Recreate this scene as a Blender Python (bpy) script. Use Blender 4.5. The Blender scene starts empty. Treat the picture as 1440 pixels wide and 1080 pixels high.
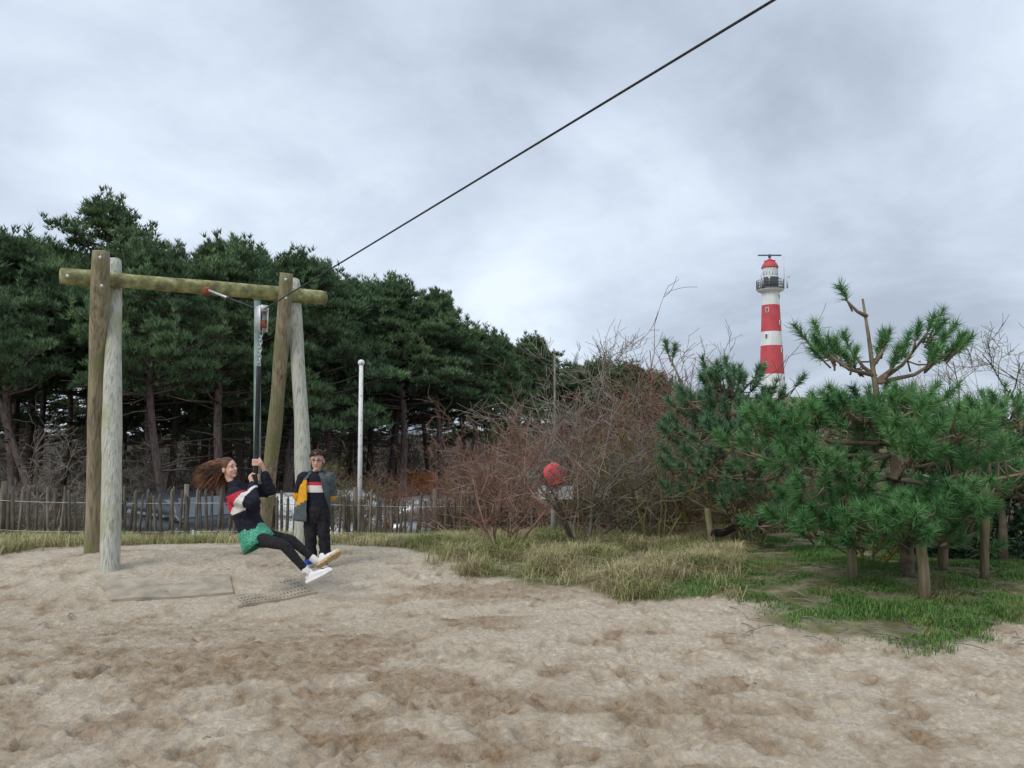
import bpy, math, random
import numpy as np
from mathutils import Vector, Matrix
random.seed(7); RNG = np.random.default_rng(11)
S = bpy.context.scene; COL = S.collection
R = math.radians
# ------------------------------------------------------------------ camera
FPX = 1109.0; CAMH = 1.7; HOR = 610.0
TH = math.atan((HOR - 540) / FPX)
cam_d = bpy.data.cameras.new('camera'); cam = bpy.data.objects.new('camera', cam_d); COL.objects.link(cam)
cam.location = (0, 0, CAMH); cam.rotation_euler = (math.pi / 2 + TH, 0, 0)
cam_d.sensor_width = 36; cam_d.lens = 36 * FPX / 1440; cam_d.clip_end = 5000; cam_d.clip_start = 0.05
S.camera = cam
# ------------------------------------------------------------------ sky and sun
SUN_EL, SUN_AZ = 44, -48          # soft overcast sun, high, behind the left shoulder
w = bpy.data.worlds.new('World'); S.world = w; w.use_nodes = True
nt = w.node_tree; N = nt.nodes; L = nt.links; N.clear()
out = N.new('ShaderNodeOutputWorld'); bg = N.new('ShaderNodeBackground'); L.new(bg.outputs[0], out.inputs[0])
sky = N.new('ShaderNodeTexSky'); sky.sky_type = 'NISHITA'; sky.sun_disc = False
sky.sun_elevation = R(SUN_EL); sky.sun_rotation = R(180 + SUN_AZ); sky.air_density = 1.0; sky.dust_density = 2.0
tc = N.new('ShaderNodeTexCoord'); sp = N.new('ShaderNodeSeparateXYZ'); L.new(tc.outputs['Generated'], sp.inputs[0])
def wm(op, a, b=None):
    n = N.new('ShaderNodeMath'); n.operation = op
    for i, v in enumerate((a, b)):
        if v is None: continue
        if isinstance(v, (int, float)): n.inputs[i].default_value = v
        else: L.new(v, n.inputs[i])
    return n.outputs[0]
den = wm('ADD', wm('MAXIMUM', sp.outputs[2], 0.0), 0.32)
cx = wm('DIVIDE', sp.outputs[0], den); cy = wm('DIVIDE', sp.outputs[1], den)
cmb = N.new('ShaderNodeCombineXYZ'); L.new(cx, cmb.inputs[0]); L.new(cy, cmb.inputs[1])
def wnoise(scale, detail, rough, dist, off):
    mp = N.new('ShaderNodeMapping'); mp.inputs['Location'].default_value = off; mp.inputs['Rotation'].default_value = (0, 0, R(25)); mp.inputs['Scale'].default_value = (1.25, 1.15, 1)
    L.new(cmb.outputs[0], mp.inputs[0]); n = N.new('ShaderNodeTexNoise'); L.new(mp.outputs[0], n.inputs['Vector'])
    n.inputs['Scale'].default_value = scale; n.inputs['Detail'].default_value = detail; n.inputs['Roughness'].default_value = rough; n.inputs['Distortion'].default_value = dist
    return n.outputs[0]
cl = wm('ADD', wm('MULTIPLY', wnoise(0.8, 7, 0.52, 0.4, (3.1, 1.7, 0)), 0.74), wm('MULTIPLY', wnoise(2.6, 8, 0.6, 0.3, (0.4, 5.2, 0)), 0.26))
cr = N.new('ShaderNodeValToRGB'); L.new(cl, cr.inputs[0]); e = cr.color_ramp.elements
e[0].position = 0.36; e[0].color = (0.40, 0.46, 0.56, 1); e[1].position = 0.64; e[1].color = (0.78, 0.865, 0.97, 1)
em = cr.color_ramp.elements.new(0.5); em.color = (0.58, 0.66, 0.775, 1)
sc = N.new('ShaderNodeVectorMath'); sc.operation = 'SCALE'; L.new(sky.outputs[0], sc.inputs[0]); sc.inputs['Scale'].default_value = 0.10
mx = N.new('ShaderNodeMixRGB'); mx.inputs[0].default_value = 0.9; L.new(sc.outputs[0], mx.inputs[1]); L.new(cr.outputs[0], mx.inputs[2])
L.new(mx.outputs[0], bg.inputs[0]); bg.inputs[1].default_value = 1.0
sd = bpy.data.lights.new('sun', 'SUN'); sd.energy = 1.5; sd.angle = R(25); sd.color = (1.0, 0.97, 0.92)
so = bpy.data.objects.new('sun', sd); COL.objects.link(so)
so.rotation_euler = (R(90 - SUN_EL), 0, R(SUN_AZ)); so.location = (0, 0, 30)
S.view_settings.view_transform = 'Standard'; S.view_settings.look = 'None'; S.view_settings.exposure = 0.24; S.view_settings.gamma = 1
S.view_settings.use_curve_mapping = False
# ------------------------------------------------------------------ helpers
def P(px, py, d):                       # a point seen at (px,py) of the photograph, d metres ahead
    a = (px - 720) / FPX; b = (540 - py) / FPX
    y = math.cos(TH) - b * math.sin(TH); z = math.sin(TH) + b * math.cos(TH)
    k = d / y
    return np.array([a * k, d, CAMH + z * k])
_perm = RNG.permutation(256); _perm = np.concatenate([_perm, _perm, _perm]); _val = RNG.random(1024)
def vnoise(x, y):
    xi = np.floor(x).astype(int); yi = np.floor(y).astype(int); xf = x - xi; yf = y - yi
    u = xf * xf * (3 - 2 * xf); v = yf * yf * (3 - 2 * yf)
    def h(i, j): return _val[_perm[(_perm[i & 255] + j) & 255]]
    return (h(xi, yi) * (1 - u) + h(xi + 1, yi) * u) * (1 - v) + (h(xi, yi + 1) * (1 - u) + h(xi + 1, yi + 1) * u) * v
def fbm(x, y, o=4):
    s = 0; a = 0.5
    for i in range(o): s = s + a * vnoise(x + 17.3 * i, y + 9.1 * i); x = x * 2.03; y = y * 2.03; a *= 0.5
    return s
def sst(t): t = np.clip(t, 0, 1); return t * t * (3 - 2 * t)
def base_h(x, y):
    x = np.asarray(x, float); y = np.asarray(y, float)
    y0 = 11.0 + np.clip(x + 2, 0, 8) * 0.25
    z = -1.65 * sst((y - y0) / (24 - y0))
    z = z - 0.18 * np.exp(-((x + 3.0) / 2.2) ** 2 - ((y - 8.2) / 1.3) ** 2)
    z = z + 0.15 * np.exp(-((x + 5.2) / 1.6) ** 2 - ((y - 10) / 1.5) ** 2)
    z = z - 0.06 * np.exp(-((x + 2.4) / 0.9) ** 2 - ((y - 10.6) / 0.8) ** 2)
    z = z + 0.20 * np.exp(-((x - 4.4) / 2.6) ** 2 - ((y - 8.6) / 1.9) ** 2)
    z = z + 18 * np.exp(-((x - 100) / 95) ** 2 - ((y - 315) / 90) ** 2) + 4 * np.exp(-((x - 45) / 35) ** 2 - ((y - 120) / 50) ** 2)
    z = z + 0.10 * (fbm(x * 0.5, y * 0.5, 3) - 0.45) * sst((np.hypot(x, y) - 2) / 4)
    return z
# edge between sand and grass: image column -> row, read as bearing -> distance
_e = np.array([(-900, 800), (0, 792), (120, 768), (290, 757), (460, 757), (560, 772), (640, 800), (740, 836), (830, 835), (880, 858), (1000, 852), (1060, 885), (1110, 905), (1200, 915), (1290, 918), (1440, 892), (2400, 880)], float)
_eu = (_e[:, 0] - 720) / FPX; _ed = CAMH * FPX / (_e[:, 1] - HOR)
def grass_m(x, y):
    x = np.asarray(x, float); y = np.asarray(y, float); yy = np.maximum(y, 0.5)
    yb = np.interp(x / yy, _eu, _ed)
    return sst((y - yb + (fbm(x * 1.6 + 40, y * 1.6, 3) - 0.45) * 2.0) / 0.7) * (y > 3)
def gh(x, y): return float(base_h(x, y))
def ground_at(px, py):
    d = 5.0
    for i in range(400):
        p = P(px, py, d)
        if p[2] <= gh(p[0], p[1]): return p
        d += 0.05
    return P(px, py, 12)
class MB:
    def __init__(s): s.v = []; s.f = []; s.m = []; s.n = 0; s.t = []
    def add(s, v, f, mi=0, tint=None):
        v = np.asarray(v, float).reshape(-1, 3)
        for q in f: s.f.append([int(i) + s.n for i in q]); s.m.append(mi)
        s.v.append(v); s.n += len(v); s.t.append(np.full(len(v), random.random() if tint is None else tint))
    def addnp(s, v, F, mi=0, tint=None):
        s.f.extend((np.asarray(F) + s.n).tolist()); s.m.extend([mi] * len(F)); s.v.append(np.asarray(v, float).reshape(-1, 3))
        s.t.append(np.full(len(s.v[-1]), 0.5) if tint is None else np.asarray(tint, float)); s.n += len(s.v[-1])
    def tube(s, pts, rad, n=8, mi=0, cap=True, ref=None, ell=None, tint=None):
        p = np.asarray(pts, float); k = len(p); r = np.broadcast_to(np.asarray(rad, float), (k,)) if np.ndim(rad) <= 1 else rad
        t = np.gradient(p, axis=0); t /= np.linalg.norm(t, axis=1)[:, None] + 1e-9
        if ref is None: ref = np.array([0, 0, 1.0]) if abs(t.mean(0)[2]) < 0.8 else np.array([1.0, 0, 0])
        a = ref - t * (t @ ref)[:, None]; a /= np.linalg.norm(a, axis=1)[:, None] + 1e-9; b = np.cross(t, a)
        an = np.arange(n) * 2 * math.pi / n; e2 = np.ones(k) if ell is None else np.broadcast_to(np.asarray(ell, float), (k,))
        V = p[:, None] + r[:, None, None] * (np.cos(an)[None, :, None] * a[:, None] + np.sin(an)[None, :, None] * b[:, None] * e2[:, None, None])
        i = np.arange(k - 1)[:, None] * n; j = np.arange(n)[None]; j2 = (j + 1) % n
        F = np.stack([i + j, i + j2, i + n + j2, i + n + j], -1).reshape(-1, 4).tolist()
        if cap: F += [list(range(n))[::-1], list(range((k - 1) * n, k * n))]
        s.add(V.reshape(-1, 3), F, mi, tint)
    def box(s, c, size, rot=None, mi=0, taper=1.0):
        q = np.array([(x, y, z) for z in (-.5, .5) for y in (-.5, .5) for x in (-.5, .5)]) * size
        q[4:, :2] *= taper
        if rot is not None: q = q @ np.array(rot).T
        s.add(q + np.asarray(c), [(0, 2, 3, 1), (4, 5, 7, 6), (0, 1, 5, 4), (2, 6, 7, 3), (0, 4, 6, 2), (1, 3, 7, 5)], mi)
    def lathe(s, prof, n=24, mi=0, c=(0, 0, 0), cap=True):
        an = np.arange(n) * 2 * math.pi / n
        V = np.array([[(r * math.cos(a), r * math.sin(a), z) for a in an] for r, z in prof]).reshape(-1, 3) + np.asarray(c)
        k = len(prof); F = [[i * n + j, i * n + (j + 1) % n, (i + 1) * n + (j + 1) % n, (i + 1) * n + j] for i in range(k - 1) for j in range(n)]
        if cap: F += [list(range(n))[::-1], list(range((k - 1) * n, k * n))]
        s.add(V, F, mi)
    def ell(s, c, r, M=None, mi=0, nu=14, nv=10):
        V = []; F = []
        for i in range(nv + 1):
            ph = math.pi * i / nv
            for j in range(nu): th = 2 * math.pi * j / nu; V.append((r[0] * math.sin(ph) * math.cos(th), r[1] * math.sin(ph) * math.sin(th), -r[2] * math.cos(ph)))
        for i in range(nv):
            for j in range(nu): F.append((i * nu + j, i * nu + (j + 1) % nu, (i + 1) * nu + (j + 1) % nu, (i + 1) * nu + j))
        V = np.array(V)
        if M is not None: V = V @ np.array(M).T
        s.add(V + np.asarray(c), F, mi)
    def capsule(s, a, b, ra, rb, n=12):
        a = np.asarray(a, float); b = np.asarray(b, float); t = (b - a); l = np.linalg.norm(t); t = t / (l + 1e-9)
        pts = [a - t * ra, a - t * ra * .7, a, b, b + t * rb * .7, b + t * rb]; rr = [ra * .15, ra * .72, ra, rb, rb * .72, rb * .15]
        s.tube(pts, rr, n)
    def chain(s, pts, rad):
        for i in range(len(pts) - 1): s.capsule(pts[i], pts[i + 1], rad[i], rad[i + 1])
    def build(s, name, mats, parent=None, smooth=True):
        me = bpy.data.meshes.new(name); V = np.concatenate(s.v) if s.v else np.zeros((0, 3))
        q_ = parent
        while q_ is not None: V = V - np.array(q_.location); q_ = q_.parent
        me.from_pydata(V.tolist(), [], s.f); me.update()
        if not isinstance(mats, (list, tuple)): mats = [mats]
        for m in mats: me.materials.append(m)
        me.polygons.foreach_set('material_index', s.m)
        if smooth: me.polygons.foreach_set('use_smooth', [True] * len(me.polygons))
        at = me.attributes.new('tint', 'FLOAT', 'POINT'); at.data.foreach_set('value', np.concatenate(s.t).astype(np.float32))
        o = bpy.data.objects.new(name, me); COL.objects.link(o)
        if parent is not None: o.parent = parent
        return o
def thing(name, label, cat, loc=(0, 0, 0), group=None):
    o = bpy.data.objects.new(name, None); o.empty_display_size = .1; COL.objects.link(o); o.location = [float(c) for c in loc]; tag(o, label, cat, group); return o
def tag(o, label, cat, group=None, kind=None):
    o['label'] = label; o['category'] = cat
    if group: o['group'] = group
    if kind: o['kind'] = kind
    return o
def dup(root, loc, rz=0, sc=1.0, label=None, tilt=(0, 0)):
    r = root.copy(); COL.objects.link(r); r.location = [float(c) for c in loc]; r.rotation_euler = (tilt[0], tilt[1], rz); r.scale = (sc, sc, sc) if np.ndim(sc) == 0 else sc
    if label: r['label'] = label
    for ch in root.children: c = ch.copy(); COL.objects.link(c); c.parent = r
    return r
def remesh(o, vox, smooth=4, fac=0.5):
    m = o.modifiers.new('r', 'REMESH'); m.mode = 'VOXEL'; m.voxel_size = vox
    if smooth: k = o.modifiers.new('s', 'SMOOTH'); k.iterations = smooth; k.factor = fac
    dg = bpy.context.evaluated_depsgraph_get(); dg.update(); me = bpy.data.meshes.new_from_object(o.evaluated_get(dg)); old = o.data
    mats = list(old.materials); o.modifiers.clear(); o.data = me; me.materials.clear()
    for q in mats: me.materials.append(q)
    me.polygons.foreach_set('use_smooth', [True] * len(me.polygons)); return o
def wrinkle(o, amp, fq, st=1.6):
    me = o.data; n = len(me.vertices); v = np.zeros(n * 3); me.vertices.foreach_get('co', v); v = v.reshape(-1, 3); nm = np.zeros(n * 3); me.vertices.foreach_get('normal', nm); nm = nm.reshape(-1, 3)
    k = 1 - np.abs(2 * vnoise(v[:, 0] * fq + v[:, 1] * fq * .7 + 50, v[:, 2] * fq * st + v[:, 0] * fq * .6 + 50) - 1); k2 = fbm(v[:, 0] * fq * 2 + 90 - v[:, 2] * fq, v[:, 1] * fq + v[:, 2] * fq + 90, 2)
    v = v + nm * (amp * (k - .5) + amp * .7 * (k2 - .4))[:, None]; me.vertices.foreach_set('co', v.ravel()); me.update()
def paint(o, fn):       # material index by face centre (world)
    me = o.data; n = len(me.polygons); c = np.zeros(n * 3); me.polygons.foreach_get('center', c); c = c.reshape(-1, 3) + np.array(o.parent.location if o.parent else (0, 0, 0))
    me.polygons.foreach_set('material_index', np.asarray(fn(c), int)); me.update()
# ------------------------------------------------------------------ materials
def mat(name, c1, c2=None, scale=8, rough=.75, bump=0, bscale=None, stretch=(1, 1, 1), metal=0, spec=.3, lo=.35, hi=.65, tint=0, detail=5, c3=None, c3scale=3, c3lo=.5, c3hi=.65):
    m = bpy.data.materials.new(name); m.use_nodes = True; t = m.node_tree; b = t.nodes['Principled BSDF']
    b.inputs['Roughness'].default_value = rough; b.inputs['Metallic'].default_value = metal; b.inputs['Specular IOR Level'].default_value = spec
    def nz(sc, de, st):
        tcn = t.nodes.new('ShaderNodeTexCoord'); mp = t.nodes.new('ShaderNodeMapping'); mp.inputs['Scale'].default_value = st; t.links.new(tcn.outputs['Object'], mp.inputs[0])
        n = t.nodes.new('ShaderNodeTexNoise'); n.inputs['Scale'].default_value = sc; n.inputs['Detail'].default_value = de; t.links.new(mp.outputs[0], n.inputs['Vector']); return n.outputs[0]
    def ramp(src, a, bb, ca, cb):
        r = t.nodes.new('ShaderNodeValToRGB'); r.color_ramp.elements[0].position = a; r.color_ramp.elements[1].position = bb
        r.color_ramp.elements[0].color = (*ca, 1); r.color_ramp.elements[1].color = (*cb, 1); t.links.new(src, r.inputs[0]); return r.outputs[0]
    c = None
    if c2 is None: b.inputs['Base Color'].default_value = (*c1, 1)
    else: c = ramp(nz(scale, detail, stretch), lo, hi, c1, c2)
    if c3 is not None:
        f = ramp(nz(c3scale, 4, (1, 1, 1)), c3lo, c3hi, (0, 0, 0), (1, 1, 1)); x = t.nodes.new('ShaderNodeMixRGB'); t.links.new(f, x.inputs[0]); t.links.new(c, x.inputs[1]); x.inputs[2].default_value = (*c3, 1); c = x.outputs[0]
    if tint:
        a = t.nodes.new('ShaderNodeAttribute'); a.attribute_name = 'tint'; h = t.nodes.new('ShaderNodeHueSaturation')
        mr = t.nodes.new('ShaderNodeMapRange'); t.links.new(a.outputs['Fac'], mr.inputs[0]); mr.inputs[3].default_value = 1 - tint; mr.inputs[4].default_value = 1 + tint
        t.links.new(mr.outputs[0], h.inputs['Value'])
        if c is None: h.inputs['Color'].default_value = (*c1, 1)
        else: t.links.new(c, h.inputs['Color'])
        c = h.outputs[0]
    if c is not None: t.links.new(c, b.inputs['Base Color'])
    if bump:
        bm = t.nodes.new('ShaderNodeBump'); bm.inputs['Strength'].default_value = bump; bm.inputs['Distance'].default_value = .02
        t.links.new(nz(bscale or scale * 3, 6, stretch), bm.inputs['Height']); t.links.new(bm.outputs[0], b.inputs['Normal'])
    return m
M = {}
M['moss_wood'] = mat('moss_wood', (.15, .135, .075), (.30, .31, .125), 9, .85, .9, 22, detail=8, lo=.35, hi=.6, c3=(.42, .40, .27), c3scale=9, c3lo=.58, c3hi=.7)
M['brown_wood'] = mat('brown_wood', (.12, .095, .06), (.33, .28, .185), 9, .85, 1.0, 12, (4, 4, .08), detail=9, lo=.3, hi=.62, c3=(.21, .205, .10), c3scale=2.2, c3lo=.5, c3hi=.68)
M['white_wood'] = mat('white_wood', (.29, .29, .23), (.50, .50, .43), 11, .85, 1.0, 14, (4, 4, .07), detail=9, lo=.33, hi=.52, c3=(.33, .34, .20), c3scale=2.0, c3lo=.52, c3hi=.72)
M['picket'] = mat('picket', (.12, .10, .075), (.25, .22, .17), 8, .9, .4, 20, (3, 3, .5), tint=.35)
M['stake'] = mat('stake', (.16, .13, .08), (.30, .25, .16), 7, .85, .6, 14, (3, 3, .4), c3=(.17, .20, .05), c3scale=4)
M['steel'] = mat('steel', (.42, .43, .43), (.56, .56, .55), 20, .45, metal=.7)
M['galv'] = mat('galv', (.45, .46, .47), (.62, .63, .63), 12, .5, metal=.4)
M['rust'] = mat('rust', (.16, .05, .025), (.30, .12, .06), 30, .9, .3)
M['rubber'] = mat('rubber', (.012, .012, .013), (.03, .03, .032), 20, .6)
M['cable'] = mat('cable', (.02, .02, .024), (.05, .05, .055), 60, .5, metal=.3)
M['matrub'] = mat('matrub', (.27, .235, .18), (.46, .39, .30), 5, .9, .4, 60, lo=.3, hi=.62)
M['bark'] = mat('bark', (.07, .05, .045), (.17, .13, .115), 9, .95, .8, 14, (2.5, 2.5, .5), tint=.2)
M['bark_young'] = mat('bark_young', (.13, .10, .065), (.25, .20, .14), 9, .9, .5, 20)
M['twig_red'] = mat('twig_red', (.15, .075, .055), (.31, .18, .13), 3, .85, tint=.35)
M['twig_grey'] = mat('twig_grey', (.15, .125, .10), (.30, .265, .22), 3, .85, tint=.35)
M['twig_olive'] = mat('twig_olive', (.10, .085, .04), (.22, .19, .09), 3, .85, tint=.35)
M['twig_yellow'] = mat('twig_yellow', (.25, .225, .045), (.36, .32, .08), 3, .7, tint=.25)
M['needle_far'] = mat('needle_far', (.074, .130, .066), (.150, .225, .102), .5, .7, tint=.65, spec=.2)
M['needle_mid'] = mat('needle_mid', (.085, .18, .095), (.14, .26, .13), 2, .6, tint=.45, spec=.3)
M['needle_near'] = mat('needle_near', (.065, .185, .060), (.130, .285, .095), 2.5, .5, tint=.5, spec=.35)
M['laurel'] = mat('laurel', (.02, .06, .025), (.04, .10, .035), 3, .3, tint=.4, spec=.5)
M['dry'] = mat('dry', (.33, .28, .14), (.52, .45, .25), 1.2, .8, tint=.4, c3=(.24, .27, .09), c3scale=1.1, c3lo=.45, c3hi=.62)
M['green'] = mat('green', (.07, .155, .03), (.13, .24, .055), 1.5, .7, tint=.4, c3=(.26, .23, .10), c3scale=1.6, c3lo=.55, c3hi=.7)
M['white_paint'] = mat('white_paint', (.66, .67, .66), (.80, .80, .79), .5, .55, stretch=(2, 2, .25), detail=8)
M['pole_white'] = mat('pole_white', (.70, .70, .68), (.82, .82, .80), 6, .45, c3=(.35, .30, .22), c3scale=16, c3lo=.62, c3hi=.68)
M['pole_green'] = mat('pole_green', (.05, .12, .10), (.30, .38, .34), 1.6, .6)
M['green_paint'] = mat('green_paint', (.03, .11, .06), (.05, .15, .08), 5, .5)
M['red_paint'] = mat('red_paint', (.50, .065, .08), (.57, .085, .10), .4, .55)
M['grey_iron'] = mat('grey_iron', (.06, .065, .07), (.13, .14, .15), 1, .6)
M['glass'] = mat('glass', (.16, .18, .20), None, rough=.08, spec=.8, metal=.5)
M['lamp_glass'] = mat('lamp_glass', (.55, .58, .58), (.75, .76, .72), 1, .15, spec=.6)
M['car_dark'] = mat('car_dark', (.09, .10, .115), None, rough=.22, metal=.5, spec=.6)
M['car_white'] = mat('car_white', (.70, .72, .74), None, rough=.2, spec=.6)
M['car_silver'] = mat('car_silver', (.42, .44, .46), None, rough=.25, metal=.6, spec=.6)
M['tail'] = mat('tail', (.55, .02, .02), None, rough=.2, spec=.6)
M['headl'] = mat('headl', (.75, .76, .78), None, rough=.1, spec=.8)
M['tile'] = mat('tile', (.42, .16, .05), (.58, .25, .08), 3, .8, .5, 20)
M['hut_wall'] = mat('hut_wall', (.16, .19, .18), (.24, .27, .25), 2, .7)
M['blue'] = mat('blue', (.04, .20, .55), (.05, .24, .60), 4, .5)
M['red_sign'] = mat('red_sign', (.72, .06, .075), (.78, .09, .10), 2, .5)
M['skin'] = mat('skin', (.62, .36, .28), (.70, .42, .33), 14, .5, spec=.35)
M['lips'] = mat('lips', (.48, .17, .15), None, rough=.5)
M['eye'] = mat('eye', (.03, .022, .02), None, rough=.3)
M['hair_girl'] = mat('hair_girl', (.075, .032, .018), (.24, .105, .045), 7, .55, tint=.6, spec=.4)
M['hair_boy'] = mat('hair_boy', (.03, .02, .015), (.07, .045, .03), 30, .55, tint=.4)
M['navy'] = mat('navy', (.009, .010, .018), (.018, .019, .030), 25, .9, .3, 120)
M['cloth_red'] = mat('cloth_red', (.50, .025, .05), (.58, .04, .07), 20, .85, .2, 120)
M['cloth_white'] = mat('cloth_white', (.68, .65, .61), (.76, .73, .69), 15, .85, .2, 120)
M['black_cloth'] = mat('black_cloth', (.010, .009, .011), (.022, .020, .024), 25, .85, .3, 120)
M['sequin'] = mat('sequin', (.0, .16, .09), (.10, .62, .38), 85, .3, .5, 140, lo=.4, hi=.66, spec=.7, detail=2)
M['sequin_in'] = mat('sequin_in', (.02, .16, .08), (.04, .22, .11), 20, .8)
M['grey_jacket'] = mat('grey_jacket', (.065, .082, .088), (.10, .118, .123), 14, .75, .3, 50)
M['yellow_jacket'] = mat('yellow_jacket', (.66, .30, .012), (.74, .37, .02), 14, .75, .3, 50)
M['shoe'] = mat('shoe', (.70, .69, .68), (.80, .79, .77), 18, .6)
M['sole'] = mat('sole', (.40, .26, .11), (.60, .46, .26), 30, .7, .4, 60)
M['shoe_blue'] = mat('shoe_blue', (.015, .05, .32), (.03, .08, .42), 20, .6)
# ------------------------------------------------------------------ ground (one sheet, sand with footprints)
def axis(dense, lim_lo, lim_hi):
    a = list(dense); st = a[1] - a[0]; lo = [a[0]]
    while lo[-1] > lim_lo: st *= 1.12; lo.append(lo[-1] - st)
    st = a[-1] - a[-2]; hi = [a[-1]]
    while hi[-1] < lim_hi: st *= 1.12; hi.append(hi[-1] + st)
    return np.array(lo[:0:-1] + a + hi[1:])
gx = axis(np.arange(-7.6, 7.6, 0.018), -1800, 1800)
yy = [2.6]
while yy[-1] < 13: yy.append(yy[-1] * 1.0042)
gy = axis(yy, -600, 2600)
X, Y = np.meshgrid(gx, gy); Z = base_h(X, Y); gm = grass_m(X, Y)
near = (np.abs(X) < 9) & (Y > 1.5) & (Y < 16); fade = near * (1 - 0.75 * gm)
# footprints and scuffs
rough = np.zeros_like(Z); damp_shade = np.zeros_like(Z)
for i in range(3400):
    y = 2.7 + 9.3 * RNG.random() ** 1.25; x = (RNG.random() * 2 - 1) * min(7.3, 0.78 * y + .4); a = RNG.random() * 3.14
    l = .07 + .08 * RNG.random(); wd = .035 + .03 * RNG.random(); dp = .012 + .034 * RNG.random() ** 2.0
    i0, i1 = np.searchsorted(gx, (x - .45, x + .45)); j0, j1 = np.searchsorted(gy, (y - .45, y + .45))
    xs = X[j0:j1, i0:i1] - x; ys = Y[j0:j1, i0:i1] - y
    u = xs * math.cos(a) + ys * math.sin(a); v = -xs * math.sin(a) + ys * math.cos(a)
    r = np.sqrt((u / l) ** 2 + (v / wd) ** 2)
    rough[j0:j1, i0:i1] += -dp * np.exp(-(r ** 6) * .7) + dp * .55 * np.exp(-((r - 1.35) / .26) ** 2) * (0.6 + .4 * np.sin(u * 40 + i))
    if i % 3 == 0: damp_shade[j0:j1, i0:i1] += .55 * np.exp(-r ** 2 * .5)  # moist turned-up sand, plus dent shade put into the colour
rough += (.016 * (fbm(X * 3.1, Y * 3.1, 4) - .47)) + .020 * (fbm(X * 11, Y * 11 + 5, 3) - .44)
wx = X + .25 * fbm(X * 2 + 5, Y * 2, 2); wy = Y + .25 * fbm(X * 2, Y * 2 + 8, 2)
for fq, am in ((7.0, .009), (13.5, .018), (24., .017), (38., .009)):
    r1 = 1 - np.abs(2 * vnoise(wx * fq + fq, wy * fq * 1.35) - 1); rough += am * (r1 ** 2 - .4)
rid = 1 - np.abs(2 * fbm(X * 5.5 + 7, Y * 7.5 + 3, 3) / .875 - 1); rough += .008 * (rid - .75)
# ruts pulled by dragging feet on the lower right
def groove(pts, wd, dp):
    global rough, damp_shade
    pts = [ground_at(*q)[:2] for q in pts]; dmin = np.full_like(Z, 9.)
    for a, b in zip(pts[:-1], pts[1:]):
        ab = b - a; t = np.clip(((X - a[0]) * ab[0] + (Y - a[1]) * ab[1]) / (ab @ ab), 0, 1); dmin = np.minimum(dmin, np.hypot(X - a[0] - t * ab[0], Y - a[1] - t * ab[1]))
    rough += -dp * np.exp(-(dmin / wd) ** 2) + dp * .6 * np.exp(-((dmin - wd * 1.9) / (wd * .6)) ** 2); damp_shade += .9 * np.exp(-(dmin / (wd * 1.6)) ** 2)
groove([(780, 1075), (930, 1052), (1030, 1025), (1075, 1005)], .09, .05); groove([(925, 992), (980, 980), (1025, 968)], .08, .045); groove([(560, 975), (640, 965)], .1, .03)
big = fbm(X * .55 + 3, Y * .8 + 1, 4); damp_shade += .95 * sst((big - .46) / .12) * (.25 + .85 * np.exp(-((X + 1.3) / 1.9) ** 2)) * (.6 + .8 * fbm(X * 6, Y * 6, 3))
damp_shade += (.9 * np.exp(-((X + .7) / 1.1) ** 2 - ((Y - 5.3) / .9) ** 2) + .6 * np.exp(-((X - .2) / 1.5) ** 2 - ((Y - 4.4) / .5) ** 2)) * sst((fbm(X * 2.3 + 31, Y * 2.3, 4) - .36) / .2)
damp_shade += .55 * np.exp(-((X + 2.6) / 2.2) ** 2 - ((Y - 7.2) / .9) ** 2)
# the mats lie in the hollow: keep the sand low on top of them and let it lap over the far side
def matmask(x, y): return np.exp(-(((x + 3.55) / 1.8) ** 4) - (((y - 8.95) / .8) ** 4))
mm = matmask(X, Y); rough = .62 * rough * (1 - .72 * mm) 
Z = Z + rough * fade
V = np.stack([X, Y, Z], -1).reshape(-1, 3); ny, nx = X.shape
ii = (np.arange(ny - 1)[:, None] * nx + np.arange(nx - 1)[None]).reshape(-1); F = np.stack([ii, ii + 1, ii + nx + 1, ii + nx], -1)
me = bpy.data.meshes.new('sand_ground'); me.vertices.add(len(V)); me.vertices.foreach_set('co', V.astype(np.float32).ravel())
me.loops.add(F.size); me.loops.foreach_set('vertex_index', F.astype(np.int32).ravel()); me.polygons.add(len(F))
me.polygons.foreach_set('loop_start', np.arange(len(F), dtype=np.int32) * 4); me.polygons.foreach_set('use_smooth', np.ones(len(F), bool)); me.update(calc_edges=True)
asph = sst((Y - 21) / 1.5) * sst((44 - Y) / 4) * sst((9 - X) / 4)
far_g = sst((np.hypot(X, Y) - 13) / 3)
zc = np.stack([np.maximum(gm, far_g), np.clip(damp_shade, 0, 1), asph, sst((Y - 24) / 5) * sst((16 - X + .12 * Y) / 8)], -1).reshape(-1, 4)
ca = me.color_attributes.new('zone', 'FLOAT_COLOR', 'POINT'); ca.data.foreach_set('color', zc.astype(np.float32).ravel())
sm = bpy.data.materials.new('sand'); sm.use_nodes = True; t = sm.node_tree; pb = t.nodes['Principled BSDF']; pb.inputs['Roughness'].default_value = .95; pb.inputs['Specular IOR Level'].default_value = .15
za = t.nodes.new('ShaderNodeAttribute'); za.attribute_name = 'zone'; zs = t.nodes.new('ShaderNodeSeparateColor'); t.links.new(za.outputs['Color'], zs.inputs[0])
tcn = t.nodes.new('ShaderNodeTexCoord')
def gn(scale, det=6):
    n = t.nodes.new('ShaderNodeTexNoise'); n.inputs['Scale'].default_value = scale; n.inputs['Detail'].default_value = det; n.inputs['Roughness'].default_value = .65; t.links.new(tcn.outputs['Object'], n.inputs['Vector']); return n.outputs[0]
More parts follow.
